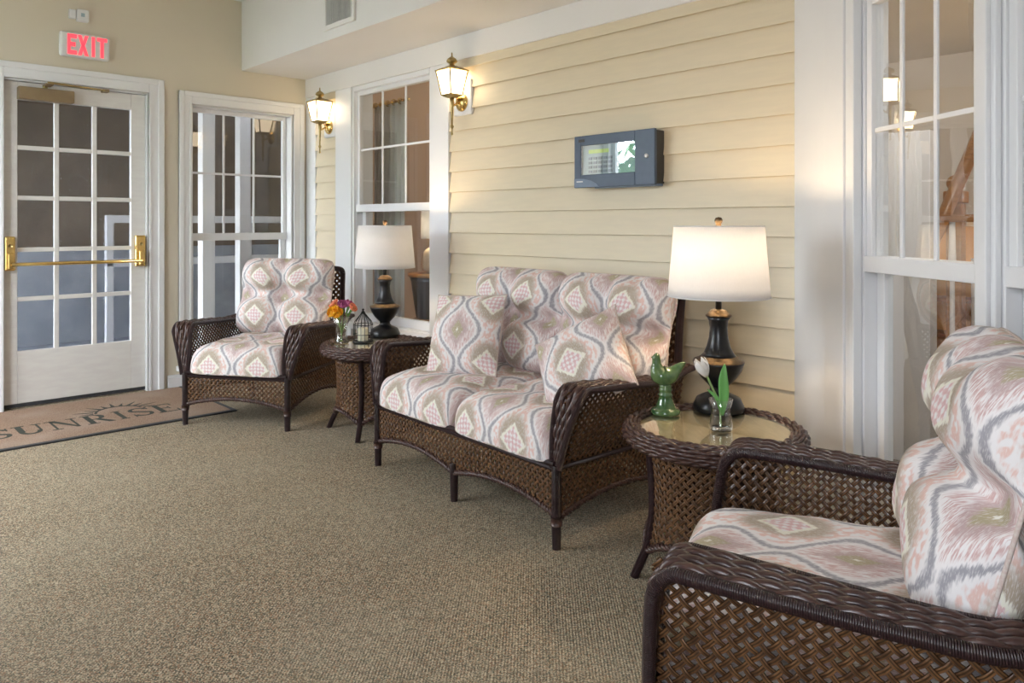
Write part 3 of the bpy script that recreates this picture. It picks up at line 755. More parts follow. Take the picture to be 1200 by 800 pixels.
def cushion(name, label, group, w, h, t, root, loc, phi, uvo=(0, 0), tufts=(), crease=(), p=3.2, e=.42, back=.75, n=40, sag=0, piping=True, rot2=0, cat='cushion', wrinkle=.004, seed=1, yaw=0, corner=.07):
    """puffy fabric cushion; local x width, y height, z bulge. tufts = (x, y, depth, radius)"""
    rnd = random.Random(seed); ph = [rnd.uniform(0, 6) for _ in range(6)]
    def out(a, b):      # rounded-corner outline
        k = corner; return a * w / 2 * (1 - k * b ** 8 * abs(a)), b * h / 2 * (1 - k * a ** 8 * abs(b))
    def T(a, b):
        base = t / 2 * max(0, (1 - abs(a) ** p) * (1 - abs(b) ** p)) ** e
        x, y = a * w / 2, b * h / 2; d = 0
        for (tx, ty, dp, r) in tufts:
            q2 = ((x - tx) ** 2 + (y - ty) ** 2)
            d += dp * math.exp(-q2 / (r * r))
        for (kind, c, dp, r) in crease:
            q = (y - c) if kind == 'h' else (x - c); d += dp * math.exp(-(q / r) ** 2)
        wv = wrinkle * (math.sin(9 * x / .3 + 5 * y + ph[0]) * math.sin(8 * y / .3 + ph[1]) + .5 * math.sin(31 * x + 17 * y + ph[2]))
        return max(base * .12, base - d * min(1, base / (t * .3)) + wv * min(1, base / (t * .35)))
    mb = MB()
    g = lambda a: math.copysign(abs(a) ** .8, a) if False else math.sin(a * PI / 2)
    A = lambda a: g(2 * a - 1)
    def side(sg, du):
        G = [[Vector((*out(A(i / n), A(j / n)), sg * T(A(i / n), A(j / n)) * (1 if sg > 0 else back) - sag * A(i / n) ** 2)) for i in range(n + 1)] for j in range(n + 1)]
        U = [[0] * (n + 1) for _ in range(n + 1)]; V = [[0] * (n + 1) for _ in range(n + 1)]; c = n // 2
        for j in range(n + 1):
            for i in range(n + 1):
                if i > c: U[j][i] = U[j][i - 1] + (G[j][i] - G[j][i - 1]).length
            for i in range(c - 1, -1, -1): U[j][i] = U[j][i + 1] - (G[j][i] - G[j][i + 1]).length
        for i in range(n + 1):
            for j in range(c + 1, n + 1): V[j][i] = V[j - 1][i] + (G[j][i] - G[j - 1][i]).length
            for j in range(c - 1, -1, -1): V[j][i] = V[j + 1][i] - (G[j][i] - G[j + 1][i]).length
        ix = lambda q: int(q * n + .5)
        mb.grid(lambda a, b: G[ix(b)][ix(a)], n, n, lambda a, b: (U[ix(b)][ix(a)] + uvo[0] + du, V[ix(b)][ix(a)] + uvo[1]), flip=sg < 0)
    side(1, 0); side(-1, .1)
    o = mb.build(name, 'ikat', None, True)
    tag(o, label, cat, group)
    if piping:
        k = 24; ring = []
        for (fa, fb) in ((lambda q: (q, -1), 0), (lambda q: (1, q), 0), (lambda q: (-q, 1), 0), (lambda q: (-1, -q), 0)):
            for i in range(k): x, y = out(*fa(-1 + 2 * i / k)); ring.append((x, y, -sag * (2 * x / w) ** 2))
        MB().tube(ring, .004, 6, True).build('piping', 'piping', o, True)
    for (tx, ty, dp, r) in tufts:
        if dp > .09: MB().ball((tx, ty, T(2 * tx / w, 2 * ty / h) + .001), (.011, .011, .006), 10, 6).build('button', 'piping', o, True)
    bpy.context.view_layer.update()
    R = Matrix.Translation(root.location) @ Matrix.Rotation(root.rotation_euler.z, 4, 'Z')
    o.matrix_world = R @ Matrix.Translation(loc) @ Matrix.Rotation(yaw, 4, 'Z') @ Matrix.Rotation(phi, 4, 'X') @ Matrix.Rotation(rot2, 4, 'Z')
    return o

CW = .3275
armchair = wicker_seat('wicker_armchair', 'dark brown wicker armchair beside the window by the exit door', 'armchair', CW, 2, 'wicker armchairs')
armchair2 = copy_tree(armchair)
armchair2['label'] = 'dark brown wicker armchair in the near right foreground'
armchair.location = (1.355 - .559 * .34, -1.186 + .829 * .34, 0); armchair.rotation_euler.z = math.radians(34)
armchair2.location = (4.638 + .926 * .335, -1.545 + .375 * .335, 0); armchair2.rotation_euler.z = math.radians(-68)
settee = wicker_seat('wicker_settee', 'dark brown wicker two-seat settee against the siding wall', 'settee', .62, 3, None, 2)
settee.location = (3.123, -.993 + .34, 0); settee.rotation_euler.z = math.radians(-2.6)

BT = lambda q: ((0, .02, .10, .055), (-q, .01, .05, .08), (q, .01, .05, .08), (-q * .5, .235, .05, .05), (q * .5, .235, .05, .05), (0, -.23, .03, .06))
BC = (('h', .01, .062, .04), ('v', 0, .046, .045))
for ch, where, sd in ((armchair, 'armchair beside the exit door', 1), (armchair2, 'armchair in the near right foreground', 2)):
    cushion('seat_cushion', 'ikat patterned seat cushion on the ' + where, 'armchair seat cushions', .615, .66, .315, ch, (0, -.045, SEAT_Z + .018), math.radians(1.5), (.155, .10), p=7, e=.30, back=.1, seed=sd, piping=False)
    cushion('back_cushion', 'puffy ikat back cushion with buttons on the ' + where, 'armchair back cushions', .63, .495, .26, ch, (0, .228, .70), math.radians(90 - 14), (.155, -.135),
            tufts=BT(.27), crease=BC, p=4.5, e=.4, back=.6, n=56, seed=sd + 5)
for s, nm in ((-1, 'left'), (1, 'right')):
    cushion('seat_cushion', 'ikat patterned seat cushion on the settee, ' + ('nearer the exit door' if s < 0 else 'nearer the green bird'), 'settee seat cushions', .605, .66, .315, settee, (s * .304, -.045, SEAT_Z + .018), math.radians(1.5), (.155 + s * .04, .10), p=7, e=.30, back=.1, seed=20 + s, piping=False)
    cushion('back_cushion', 'puffy ikat back cushion on the settee, ' + ('nearer the wall lanterns' if s < 0 else 'below the wall panel and beside the lamp'), 'settee back cushions', .625, .50, .26, settee, (s * .315 + .03, .262, .697), math.radians(90 - 14), (.155, -.135),
            tufts=BT(.28), crease=BC, p=4.5, e=.4, back=.6, n=56, seed=30 + s)
cushion('throw_pillow', 'square ikat throw pillow leaning at the settee end nearer the exit door', 'throw pillows', .365, .375, .17, settee, (-.285, -.06, .645), math.radians(68), (.155, .15), p=2.4, e=.6, back=1, cat='pillow', rot2=math.radians(3), seed=41, yaw=math.radians(22), corner=-.035)
cushion('throw_pillow', 'ikat throw pillow tilted at the settee end nearer the green bird', 'throw pillows', .38, .37, .16, settee, (.475, -.05, .61), math.radians(58), (.02, .02), p=2.4, e=.6, back=1, cat='pillow', rot2=math.radians(34), seed=42, corner=-.035, yaw=math.radians(8))

# ---- side tables ---------------------------------------------------
def wicker_table():
    t = thing('wicker_side_table', '', 'side table', (0, 0, 0), 0, 'wicker side tables')
    R0, ZT = .268, .50
    # braided rim: strands round a torus section
    rim = MB(); N = 200
    MB().tube([(R0 * math.cos(2 * PI * k / 64), R0 * math.sin(2 * PI * k / 64), ZT - .032) for k in range(64)], .026, 12, True).build('rim_core', 'core', t, True)
    for j in range(9):
        an = PI * (-.62 + 1.24 * (j + .5) / 9 + .18)
        pts = []
        for k in range(N):
            th = 2 * PI * k / N; rr = .027 + .0035 * math.cos(2 * PI * k / N * 34 + PI * j)
            q = R0 + rr * math.cos(an); pts.append((q * math.cos(th), q * math.sin(th), ZT - .032 + rr * math.sin(an)))
        rim.tube(pts, .0072, 6, True)
    rim.build('rim_braid', 'braid', t, True, kind='stuff')
    MB().lathe([(0, ZT - .016), (.247, ZT - .016), (.247, ZT - .008), (0, ZT - .008)], 64, close=False).build('glass_top', 'glass_table', t)
    MB().lathe([(0, ZT - .034), (.246, ZT - .034), (.246, ZT - .018), (0, ZT - .018)], 64, close=False).build('reflection_board', 'tan_reflect_board', t)  # board added under the glass, its tan carries the siding's reflection
    MB().tube([(.212 * math.cos(2 * PI * k / 48), .212 * math.sin(2 * PI * k / 48), .425) for k in range(48)], .014, 10, True).build('neck_ring', 'wrap', t, True)
    def rad(z): return .205 + .012 * ((z - .27) / .15) ** 2 + (.03 * ((.16 - z) / .16) ** 2 if z < .16 else 0)
    def arch(a):
        c = (a / (PI / 2)) % 1; return .085 + .06 * (4 * c * (1 - c))
    rm = .205
    weave(MB(), lambda a, z: ((rad(z) * math.cos(a / rm), rad(z) * math.sin(a / rm), z), (math.cos(a / rm), math.sin(a / rm), 0)), lambda a, z: arch(a / rm) + .006 < z < .46, (0, 2 * PI * rm, .08, .46), .0190, .0122, sub=2).build('body_weave', 'weave', t, True, kind='stuff')
    rope(MB(), [(rad(arch(2 * PI * k / 96)) * math.cos(2 * PI * k / 96), rad(arch(2 * PI * k / 96)) * math.sin(2 * PI * k / 96), arch(2 * PI * k / 96)) for k in range(97)], .0075, 40).build('body_arch', 'braid', t, True)
    for k in range(4):
        c, s = math.cos(PI / 2 * k), math.sin(PI / 2 * k)
        MB().tube([((r + .004) * c, (r + .004) * s, z) for r, z in spline_rz], .0145, 10).build('leg', 'wrap', t, True)
    return t
spline_rz = [(v.x, v.z) for v in spline([(.268, 0, 0), (.245, 0, .05), (.220, 0, .11), (.206, 0, .2), (.204, 0, .28), (.210, 0, .36), (.218, 0, .44), (.235, 0, .465)], 5)]
table1 = wicker_table(); table2 = copy_tree(table1)
table1['label'] = 'round wicker side table with glass top holding the flower vase and birdcage'
table2['label'] = 'round wicker side table with glass top holding the green bird'
T1 = Vector((1.93, -.625, 0)); T2 = Vector((4.215, -.774, 0))
table1.location = T1; table1.rotation_euler.z = math.radians(-52); table2.location = T2; table2.rotation_euler.z = math.radians(-52 + 15)
TOP = .4925

# ---- table lamps ---------------------------------------------------
def table_lamp(loc, label):
    t = thing('table_lamp', label, 'table lamp', loc, 0, 'lit table lamps')
    MB().lathe([(.0, 0), (.086, 0), (.091, .006), (.090, .02), (.083, .033), (.078, .045), (.060, .055), (.040, .064), (.031, .074), (.031, .086), (.040, .096), (.062, .118), (.080, .145), (.089, .170), (.092, .178)], 40).build('lamp_base', 'lamp_black', t, True)
    MB().lathe([(.092, .178), (.088, .184), (.072, .190), (.058, .200)], 40, close=False).build('shoulder_ring', 'lamp_gold', t, True)
    MB().lathe([(.062, .197), (.052, .210), (.042, .232), (.034, .265), (.031, .300), (.035, .325), (.044, .340)], 40).build('lamp_neck', 'lamp_black', t, True)
    MB().lathe([(.046, .340), (.047, .346), (.036, .353), (.030, .362), (.016, .367), (.0, .368)], 32).build('neck_cap', 'lamp_gold', t, True)
    MB().lathe([(.011, .365), (.011, .45)], 16).build('stem', 'lamp_black', t, True)
    sh = MB().lathe([(.181, .412), (.178, .45), (.168, .56), (.160, .667)], 64, close=False).build('lamp_shade', 'shade', t, True)
    s = sh.modifiers.new('thick', 'SOLIDIFY'); s.thickness = .002
    for r, z in ((.181, .413), (.160, .666)):
        MB().tube([(r * math.cos(2 * PI * k / 64), r * math.sin(2 * PI * k / 64), z) for k in range(64)], .002, 6, True).build('shade_trim', 'plastic', sh, True)
    for k in range(3): MB().tube([(0, 0, .655), (.158 * math.cos(2.1 * k), .158 * math.sin(2.1 * k), .662)], .002, 6).build('spider', 'brass', sh)
    MB().lathe([(.0, .655), (.010, .657), (.010, .676), (.013, .680), (.015, .688), (.011, .697), (.0, .700)], 16).build('finial', 'lamp_gold', t, True)
    MB().lathe([(.012, .45), (.014, .47), (.03, .50), (.032, .52), (.024, .545), (.0, .556)], 16, close=False).build('bulb', BULB, t, True)
    return lamp_light('table_lamp_bulb', (loc[0], loc[1], loc[2] + .60), 8, WARM, .025)
BULB = new_mat('lamp_bulb', (.9, .85, .7), .3, emit=(1, .7, .38), estr=8)
table_lamp((4.113, -.575, TOP), 'lit table lamp with black urn base behind the green bird')
table_lamp((1.745, -.43, TOP), 'lit table lamp with black urn base behind the birdcage')

# ---- green bird ----------------------------------------------------
bd = thing('ceramic_bird', 'green glazed ceramic bird on a turned pedestal', 'ornament', (4.011, -.757, TOP), math.radians(46.7))
MB().lathe([(r * 1.2, z) for r, z in [(0, 0), (.040, 0), (.043, .004), (.043, .014), (.038, .019), (.033, .021), (.030, .024), (.026, .035), (.021, .052), (.0185, .062), (.020, .064), (.021, .069), (.018, .073), (.017, .080), (.019, .084), (.019, .090), (.0165, .094), (.019, .1), (.013, .108)]], 32).build('pedestal', 'ceramic_green', bd, True)
body = MB()
pth = spline([(.070, 0, .182), (.058, 0, .174), (.040, 0, .158), (.018, 0, .140), (-.004, 0, .134), (-.022, 0, .141), (-.030, 0, .160), (-.032, 0, .178), (-.033, 0, .194), (-.036, 0, .204), (-.041, 0, .210)], 5)
rk = [.004, .011, .019, .031, .037, .034, .025, .0165, .015, .0155, .010]; rr = []
for i in range(len(rk) - 1):
    for k in range(5): rr.append(rk[i] + (rk[i + 1] - rk[i]) * k / 5)
rr.append(.002)
body.tube(pth, rr, 18); body.build('bird_body', 'ceramic_green', bd, True)
MB().tube([(-.040, 0, .203), (-.052, 0, .200)], [.006, .001], 8).build('beak', 'ceramic_green', bd, True)

# ---- glass vase with a white tulip ---------------------------------
vl = Vector((4.268, -.815, TOP))
v = thing('glass_vase', 'small frosted glass vase holding the white tulip', 'vase', vl)
o = MB().lathe([(.0, .001), (.028, .001), (.030, .006), (.0295, .018), (.024, .045), (.0235, .058), (.030, .082)], 28, close=False).build('vase_body', 'glass_clear', v, True)
o.modifiers.new('thick', 'SOLIDIFY').thickness = .003
MB().lathe([(0, .005), (.024, .005), (.024, .010), (0, .010)], 20, close=False).build('vase_foot', 'glass_clear', v, True)
tu = thing('tulip', 'single white tulip with green leaves in the small vase', 'flower', vl, math.radians(46.7))
v.scale = tu.scale = (1.28, 1.28, 1.28)
MB().tube(spline([(0, 0, .012), (-.004, 0, .07), (-.022, 0, .11), (-.036, 0, .142)], 5), .0028, 8).build('stem', 'stem', tu, True)
def petal(mb, c, ax, r, h, n=6, open_=.0, cup=1.):
    """cup of n petals round an axis"""
    ax = Vector(ax).normalized(); e1 = ax.orthogonal().normalized(); e2 = ax.cross(e1); c = Vector(c)
    for k in range(n):
        th = 2 * PI * k / n + (k % 2) * .15; rr_ = r * (1 if k % 2 else .86)
        def fn(a, b):
            wv = (a - .5) * 1.5 * math.sin(PI * min(.97, .12 + b * .86)) ; rad_ = rr_ * (math.sin(PI * (.08 + .62 * b)) * cup + open_ * b)
            return c + ax * (h * b) + (e1 * math.cos(th + wv) + e2 * math.sin(th + wv)) * rad_
        mb.grid(fn, 4, 6)
    return mb
o = petal(MB(), (-.036, 0, .138), (-.45, 0, 1), .0185, .050).build('petals', 'tulip', tu, True); o.modifiers.new('thick', 'SOLIDIFY').thickness = .001
def leaf(path, wmax, up=(0, -1, 0)):
    P = spline(path, 6); L = len(P); mb = MB(); up = Vector(up)
    def fn(a, b):
        i = min(L - 1, int(b * (L - 1) + .5)); t = (P[min(i + 1, L - 1)] - P[max(i - 1, 0)]).normalized(); s = t.cross(up).normalized()
        w_ = wmax * (math.sin(PI * min(1, .06 + b * .94)) ** .8); return P[i] + s * ((a - .5) * w_) + up * (.12 * wmax * abs(a - .5) * 2)
    return mb.grid(fn, 4, L - 1)
for pth, wm in (([(.002, 0, .04), (.006, -.004, .09), (.004, -.006, .135), (.008, -.004, .172)], .026), ([(-.002, -.003, .05), (-.012, -.005, .085), (-.036, -.006, .108)], .009)):
    o = leaf(pth, wm).build('leaf', 'leaf', tu, True); o.modifiers.new('thick', 'SOLIDIFY').thickness = .001

# ---- flower vase and birdcage on the far table ---------------------
fl = Vector((1.825, -.775, TOP))
v = thing('flower_vase', 'clear flared glass vase of flowers beside the birdcage', 'vase', fl)
o = MB().lathe([(.0, .001), (.040, .001), (.042, .006), (.034, .03), (.030, .06), (.034, .10), (.048, .145)], 28, close=False).build('vase_body', 'glass_clear', v, True); o.modifiers.new('thick', 'SOLIDIFY').thickness = .004
o = MB().lathe([(0, .004), (.036, .004), (.031, .03), (.027, .055), (0, .055)], 20, close=False).build('water', 'glass_clear', v, True)
EX = Vector((.685, .728, 0)); EY = Vector((-.728, .685, 0))       # across and along the view, for spreading the blooms
def bloom(dx, dz, dd, r, mat, label, grp):
    c = EX * dx - EY * dd + Vector((0, 0, dz))
    t = thing('cut_flower', label, 'flower', fl, 0, grp)
    MB().tube(spline([(-.1 * c.x, -.1 * c.y, .012), (c.x * .2, c.y * .2, .09), (c.x * .9, c.y * .9, dz - r * .6)], 5), .002, 6).build('stem', 'stem', t, True)
    mb = MB(); ax = (c.x * 2 - EY.x * .04, c.y * 2 - EY.y * .04, .1)
    for f, n in ((1, 7), (.72, 6), (.42, 5)): petal(mb, c - Vector(ax).normalized() * r * .55, ax, r * f, r * (1.0 + .25 * (1 - f)), n, .25)
    o = mb.build('petals', mat, t, True); o.modifiers.new('thick', 'SOLIDIFY').thickness = .0008
    lf = leaf([c * .5 + Vector((0, 0, .05)), c * .9 + Vector((0, 0, .01)), c * 1.08 + Vector((0, 0, -.012))], .013, (EY * -1)).build('leaf', 'leaf', t, True)
    lf.modifiers.new('thick', 'SOLIDIFY').thickness = .001
Y, Cc, Mg = 'petal_yellow', 'petal_coral', 'petal_magenta'
bloom(-.040, .185, .03, .036, Y, 'large yellow orange bloom at the front of the bouquet', 'bouquet flowers')
bloom(-.012, .178, .045, .030, Y, 'yellow orange bloom low in the middle of the bouquet', 'bouquet flowers')
bloom(-.045, .225, -.01, .028, Cc, 'coral bloom at the upper left of the bouquet', 'bouquet flowers')
bloom(.015, .222, .01, .030, Mg, 'magenta bloom at the top of the bouquet', 'bouquet flowers')
bloom(.045, .222, -.01, .026, Mg, 'small magenta bloom at the right of the bouquet', 'bouquet flowers')
bloom(.068, .205, .015, .024, Cc, 'coral bloom at the right edge of the bouquet', 'bouquet flowers')
bloom(-.005, .215, -.03, .026, Cc, 'coral bloom at the back of the bouquet', 'bouquet flowers')

cl = Vector((1.86, -.655, TOP))
cg = thing('birdcage_lantern', 'small dark wire birdcage holding a candle', 'lantern', cl)
MB().lathe([(0, 0), (.058, 0), (.060, .004), (.058, .008), (0, .008)], 32, close=False).build('base', 'iron', cg, True)
for k in range(16):
    a = 2 * PI * k / 16; c, s = math.cos(a), math.sin(a)
    MB().tube([(.055 * c, .055 * s, .005), (.055 * c, .055 * s, .10), (.048 * c, .048 * s, .118), (.030 * c, .030 * s, .140), (.010 * c, .010 * s, .165)], .0016, 5).build('wire', 'iron', cg, True)
for z in (.045, .10): MB().tube([(.055 * math.cos(2 * PI * k / 32), .055 * math.sin(2 * PI * k / 32), z) for k in range(32)], .002, 5, True).build('hoop', 'iron', cg, True)
MB().lathe([(0, .160), (.014, .163), (.010, .172), (.004, .18), (.008, .186), (0, .192)], 16, close=False).build('finial', 'iron', cg, True)
cn = thing('candle', 'cream pillar candle inside the birdcage', 'candle', cl)
MB().lathe([(0, .0085), (.030, .0085), (.031, .012), (.031, .078), (.027, .081), (0, .079)], 28, close=False).build('wax', 'candle', cn, True)
MB().tube([(0, 0, .079), (.001, 0, .089)], .001, 5).build('wick', 'iron', cn)

# ---- wall lanterns -------------------------------------------------
def sconce(x, label, y=-.019, rz=0):
    z = 1.945
    t = thing('wall_lantern', label, 'wall lantern', (x, y, 0), rz, 'brass wall lanterns')
    MB().box((-.085, -.018, z - .108), (.085, .012, z + .108)).build('mounting_block', 'white', t, bevel=.012)
    bp = MB().lathe([(.0, 0), (.055, 0), (.054, .008), (.044, .018), (.028, .026), (.014, .032), (0, .034)], 28, close=False)
    bp.v = [(a, -.018 - c, z + b - .03) for a, b, c in bp.v]; bp.build('back_plate', 'brass', t, True)
    ax_y = -.098
    MB().tube(spline([(0, -.045, z - .03), (0, -.085, z - .055), (0, ax_y + .012, z - .04), (0, ax_y, z - .0)], 6), .006, 8).build('arm', 'brass', t, True)
    MB().tube(spline([(0, -.045, z - .03), (0, -.07, z - .0), (0, -.10, z + .01), (0, ax_y, z - .0)], 6), .004, 8).build('arm', 'brass', t, True)
    zb, zt = z + .012, z + .150; hb, ht = .043, .066
    # four opal panes between brass bars
    for k in range(4):
        a = PI / 2 * k; R = Matrix.Rotation(a, 3, 'Z'); mb = MB()
        pts = [R @ Vector(q) for q in ((-hb, -hb, zb), (hb, -hb, zb), (ht, -ht, zt), (-ht, -ht, zt), (-hb, -hb + .004, zb), (hb, -hb + .004, zb), (ht, -ht + .004, zt), (-ht, -ht + .004, zt))]
        mb.add([p + Vector((0, ax_y, 0)) for p in pts], [(0, 1, 2, 3), (7, 6, 5, 4), (0, 4, 5, 1), (1, 5, 6, 2), (2, 6, 7, 3), (3, 7, 4, 0)])
        mb.build('pane', 'lantern_glass', t)
        p, q = R @ Vector((-hb - .002, -hb - .002, zb - .004)), R @ Vector((-ht - .002, -ht - .002, zt + .004))
        MB().tube([p + Vector((0, ax_y, 0)), q + Vector((0, ax_y, 0))], .005, 6).build('frame_bar', 'aged_brass', t, True)
    def sq(mb, prof):
        vs, fs = [], []
        for r, zz in prof: vs += [(-r, ax_y - r, zz), (r, ax_y - r, zz), (r, ax_y + r, zz), (-r, ax_y + r, zz)]
        for i in range(len(prof) - 1):
            for k in range(4): fs.append((i * 4 + k, i * 4 + (k + 1) % 4, i * 4 + 4 + (k + 1) % 4, i * 4 + 4 + k))
        fs += [(3, 2, 1, 0), tuple(len(vs) - 4 + k for k in range(4))]
        return mb.add(vs, fs)
    sq(MB(), [(.074, zt + .002), (.076, zt + .008), (.050, zt + .022), (.030, zt + .030), (.020, zt + .036)]).build('roof', 'aged_brass', t, bevel=.002)
    MB().lathe([(.016, zt + .034), (.014, zt + .048), (.030, zt + .056), (.034, zt + .064), (.026, zt + .078), (.012, zt + .088), (.005, zt + .092), (.004, zt + .112), (0, zt + .118)], 20, (0, ax_y, 0)).build('finial', 'aged_brass', t, True)
    sq(MB(), [(.020, zb - .022), (.036, zb - .014), (.048, zb - .006), (.048, zb - .001)]).build('lantern_base', 'aged_brass', t, bevel=.002)
    MB().lathe([(.014, zb - .022), (.010, zb - .05), (.007, zb - .13), (.006, zb - .185), (.011, zb - .192), (.011, zb - .2), (.005, zb - .208), (.0055, zb - .235), (.008, zb - .242), (0, zb - .25)], 14, (0, ax_y, 0)).build('tail', 'aged_brass', t, True)
sconce(2.0, 'lit brass wall lantern right of the siding window')
sconce(.39, 'lit brass wall lantern left of the siding window in the corner')


# ---- alarm panel ---------------------------------------------------
ap = thing('alarm_panel', 'blue grey control panel box mounted on the siding', 'control panel', (0, 0, 0))
x0, x1, z0, z1 = 2.984, 3.486, 1.352, 1.616
MB().box((x0 + .012, -.082, z0 + .006), (x1 - .002, -.0195, z1 - .006)).build('case', 'panel_dark', ap, bevel=.003)
dr = wall_with_holes(MB(), x0, x1, z0, z1, -.1, -.082, [(x0 + .045, x1 - .115, z0 + .065, z1 - .05)]).build('panel_door', 'panel_blue', ap, bevel=.003)
MB().box((x0 + .045, -.084, z0 + .065), (x1 - .115, -.0825, z1 - .05)).build('keypad_plate', 'key_grey', ap)
MB().box((x0 + .045, -.097, z0 + .065), (x1 - .115, -.095, z1 - .05)).build('cover_glass', 'glass_panel', dr)
MB().box((x0 + .085, -.087, z1 - .092), (x0 + .215, -.0842, z1 - .073)).build('display', 'lcd', ap)
for r in range(4):
    for c in range(5):
        MB().box((x0 + .085 + c * .032, -.088, z0 + .074 + r * .022), (x0 + .108 + c * .032, -.0842, z0 + .087 + r * .022)).build('key', 'key_dark' if (r + c) % 3 else 'panel_light', ap)
MB().tube([(x1 - .045, -.1, (z0 + z1) / 2 + .005), (x1 - .045, -.106, (z0 + z1) / 2 + .005)], .010, 16).build('key_lock', 'plastic', dr, True)
MB().prism([(x0 + .002, z0 + .002), (x0 + .165, z0 + .002), (x0 + .15, z0 + .018), (x0 + .115, z0 + .034), (x0 + .06, z0 + .045), (x0 + .002, z0 + .047)], -.1025, -.1, 'y').build('name_badge', 'panel_light', dr)
MB().box((x0 + .018, -.1035, z0 + .028), (x0 + .06, -.1025, z0 + .034)).build('badge_print', 'plastic', dr)
MB().box((x0 + .03, -.1015, z1 - .032), (x0 + .07, -.1, z1 - .018)).build('label_plate', 'panel_dark', dr)
MB().box((x0 + .12, -.08, z0 - .004), (x1 - .01, -.02, z0 + .006)).build('mounting_lip', 'panel_light', ap)

# ---- exit sign, sensor, vent --------------------------------------
ex = thing('exit_sign', 'white exit sign with red lit letters above the door', 'exit sign', (0, 0, 0), PI / 2)
MB().box((-1.785, -.045, 2.262), (-1.49, -.0005, 2.422)).build('housing', 'plastic', ex, bevel=.014)
def stroke(a, b, w_): return (a, b, w_)
def letter_poly(mb, polys, ox, oz, sx, sz, y0, y1, ax='y'):
    for P in polys: mb.prism([(ox + x * sx, oz + z * sz) for x, z in P], y0, y1, ax)
    return mb
R_ = lambda a, b, c, d: [(a, b), (c, b), (c, d), (a, d)]
EXIT = {'E': [R_(0, 0, .32, 1), R_(.32, 0, 1, .2), R_(.32, .4, .85, .6), R_(.32, .8, 1, 1)],
        'X': [[(0, 0), (.34, 0), (.61, .5), (.34, .5)], [(.66, 0), (1, 0), (.66, .5), (.39, .5)], [(.34, .5), (.61, .5), (.34, 1), (0, 1)], [(.39, .5), (.66, .5), (1, 1), (.66, 1)]],
        'I': [R_(.3, 0, .7, 1)], 'T': [R_(.33, 0, .67, .82), R_(0, .82, 1, 1)]}
px = -1.742
for ch, w_ in (('E', .054), ('X', .062), ('I', .046), ('T', .060)):
    letter_poly(MB(), EXIT[ch], px, 2.276, w_, .132, -.0465, -.0452).build('letter', 'exit_red', ex)
    px += w_ + (.006 if ch in 'EX' else .0)
sn = thing('wall_sensor', 'small white sensor with dark window above the exit sign', 'sensor', (0, 0, 0), PI / 2)
MB().box((-1.728, -.028, 2.515), (-1.688, -.0005, 2.575)).build('side_box', 'plastic', sn, bevel=.005)
MB().box((-1.684, -.04, 2.502), (-1.614, -.0005, 2.582)).build('housing', 'plastic', sn, bevel=.006)
MB().box((-1.662, -.042, 2.532), (-1.640, -.0398, 2.556)).build('lens', 'key_grey', sn, bevel=.002)
vt = thing('air_vent', 'white slatted air vent on the soffit face', 'vent', (0, -.562, 0))
vx0, vx1, vz0, vz1 = 1.30, 1.605, 2.425, 2.585
fr = wall_with_holes(MB(), vx0 - .03, vx1 + .03, vz0 - .03, vz1 + .03, -.018, -.0005, [(vx0, vx1, vz0, vz1)]).build('frame', 'soffit', vt, bevel=.003)
MB().box((vx0, -.002, vz0), (vx1, -.0005, vz1)).build('duct_shade', 'panel_dark', vt)  # dark sheet stands in for shade inside the vent; soffit behind is solid
for k in range(13):
    x = vx0 + .012 + k * (vx1 - vx0 - .024) / 12
    MB().box((x - .003, -.017, vz0), (x + .003, -.003, vz1)).build('slat', 'plastic', vt)

# ---- entrance mat --------------------------------------------------
mt = thing('entrance_mat', 'brown entrance mat with dark lettering and a sun emblem at the door', 'mat', (0, 0, 0))
MB().box((.04, -3.4, 0.0005), (.955, -1.04, .007)).build('mat_pile', 'mat', mt, bevel=.002)
MB().prism([(.955, -3.42), (.99, -3.42), (.99, -1.02), (.04, -1.02), (.04, -1.04), (.955, -1.04)], .0005, .009, 'z').build('border', 'rubber', mt, bevel=.002)
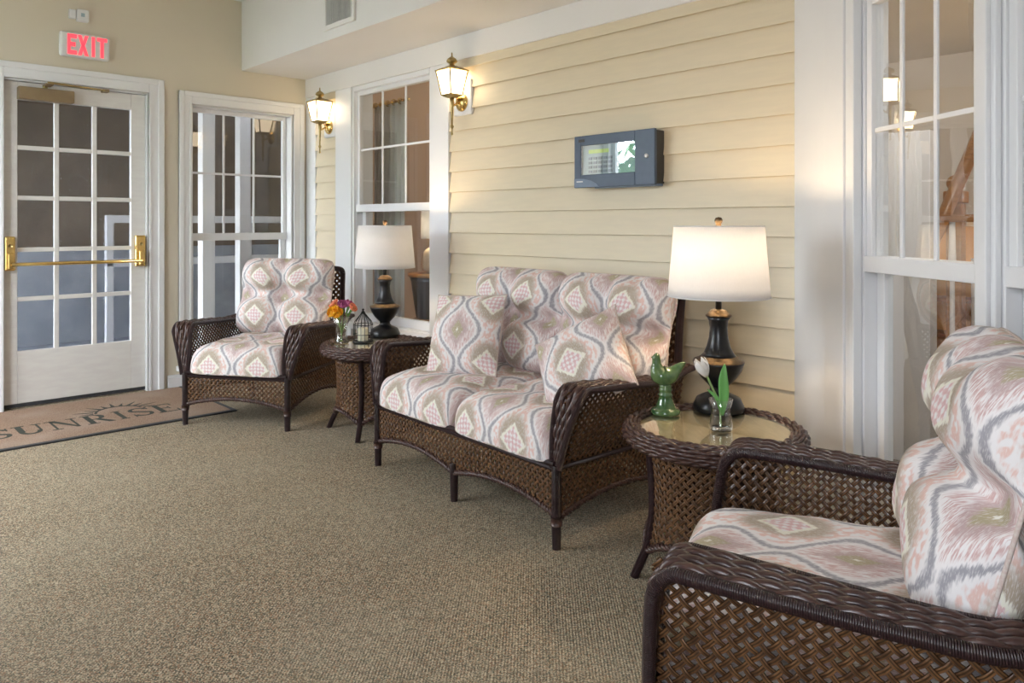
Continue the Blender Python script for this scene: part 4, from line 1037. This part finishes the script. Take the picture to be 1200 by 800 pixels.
# serif capitals on a unit box; text runs along +y, letter tops face the wall (-x)
def arc(cx_, cy_, r0x, r0y, r1x, r1y, a0, a1, n=14):
    out = [(cx_ + r1x * math.cos(a0 + (a1 - a0) * k / n), cy_ + r1y * math.sin(a0 + (a1 - a0) * k / n)) for k in range(n + 1)]
    inn = [(cx_ + r0x * math.cos(a0 + (a1 - a0) * k / n), cy_ + r0y * math.sin(a0 + (a1 - a0) * k / n)) for k in range(n + 1)]
    return [[out[k], out[k + 1], inn[k + 1], inn[k]] for k in range(n)]
SER = {'S': arc(.5, .74, .26, .19, .46, .26, .25, PI + .6) + [[(.12, .60), (.30, .66), (.88, .40), (.70, .32)]] + arc(.5, .26, .26, .19, .46, .26, -PI + .25, .6) + [R_(.86, .72, .92, 1.0), R_(.06, 0, .12, .3)],
       'U': [R_(.12, .3, .32, .96), R_(.02, .95, .42, 1), R_(.76, .3, .83, .96), R_(.64, .95, .96, 1)] + arc(.475, .32, .20, .24, .36, .33, PI, 2 * PI),
       'N': [R_(.14, .04, .21, .98), R_(.02, 0, .34, .05), R_(.78, .02, .85, .96), R_(.66, .95, .98, 1), R_(.0, .95, .28, 1), [(.10, 1), (.32, 1), (.86, 0), (.76, 0)]],
       'R': [R_(.14, .04, .34, .96), R_(.03, 0, .45, .05), R_(.03, .95, .5, 1), R_(.34, .46, .5, .52)] + arc(.5, .73, .14, .21, .34, .27, -PI / 2, PI / 2) + [[(.42, .48), (.60, .50), (1.0, .0), (.76, .0)]],
       'I': [R_(.36, .04, .64, .96), R_(.2, 0, .8, .05), R_(.2, .95, .8, 1)],
       'E': [R_(.14, .04, .36, .96), R_(.03, 0, .95, .06), R_(.03, .94, .9, 1), R_(.36, .48, .68, .54), R_(.64, .38, .70, .64), R_(.88, 0, .95, .26), R_(.84, .76, .9, 1)]}
yy = -2.275
LET = [('S', .125), ('U', .155), ('N', .165), ('R', .150), ('I', .085), ('S', .125), ('E', .135)]
BASE, HT = .735, .225
for ch, w_ in LET:
    mb = MB()
    for P in SER[ch]: mb.prism([(BASE - z * HT, yy + x * w_ * 1.02) for x, z in P], .007, .0078, 'z')
    mb.build('letter', 'mat_ink', mt); yy += w_ + .012
sun = MB(); sc_ = (.505, -1.56)
for k in range(11):
    a = PI * (.03 + .94 * k / 10); r0, r1 = .145, .145 + (.115 if k % 2 else .075); wv = .085
    f = lambda an, r: (sc_[0] - r * math.sin(an) * .95, sc_[1] - r * math.cos(an) * 1.0)
    sun.prism([f(a - wv, r0), f(a + wv, r0), f(a + .03, r1)], .007, .0078, 'z')
for P in arc(0, 0, .122, .122, .138, .138, .1, PI - .1, 24): sun.prism([(sc_[0] - b, sc_[1] - a) for a, b in P], .007, .0078, 'z')
sun.build('sun_emblem', 'mat_ink', mt)

# ---- baseboard heater behind the settee ----------------------------
bh = thing('baseboard_heater', 'beige low baseboard heater on the floor behind the settee', 'heater', (0, 0, 0))
MB().prism([(-.028, .0), (-.20, .0), (-.20, .09), (-.15, .14), (-.028, .14)], 3.2, 4.05, 'x').build('cover', 'heater', bh, bevel=.004)
MB().box((3.2, -.204, .015), (4.05, -.2, .03)).build('louvre', 'panel_dark', bh)
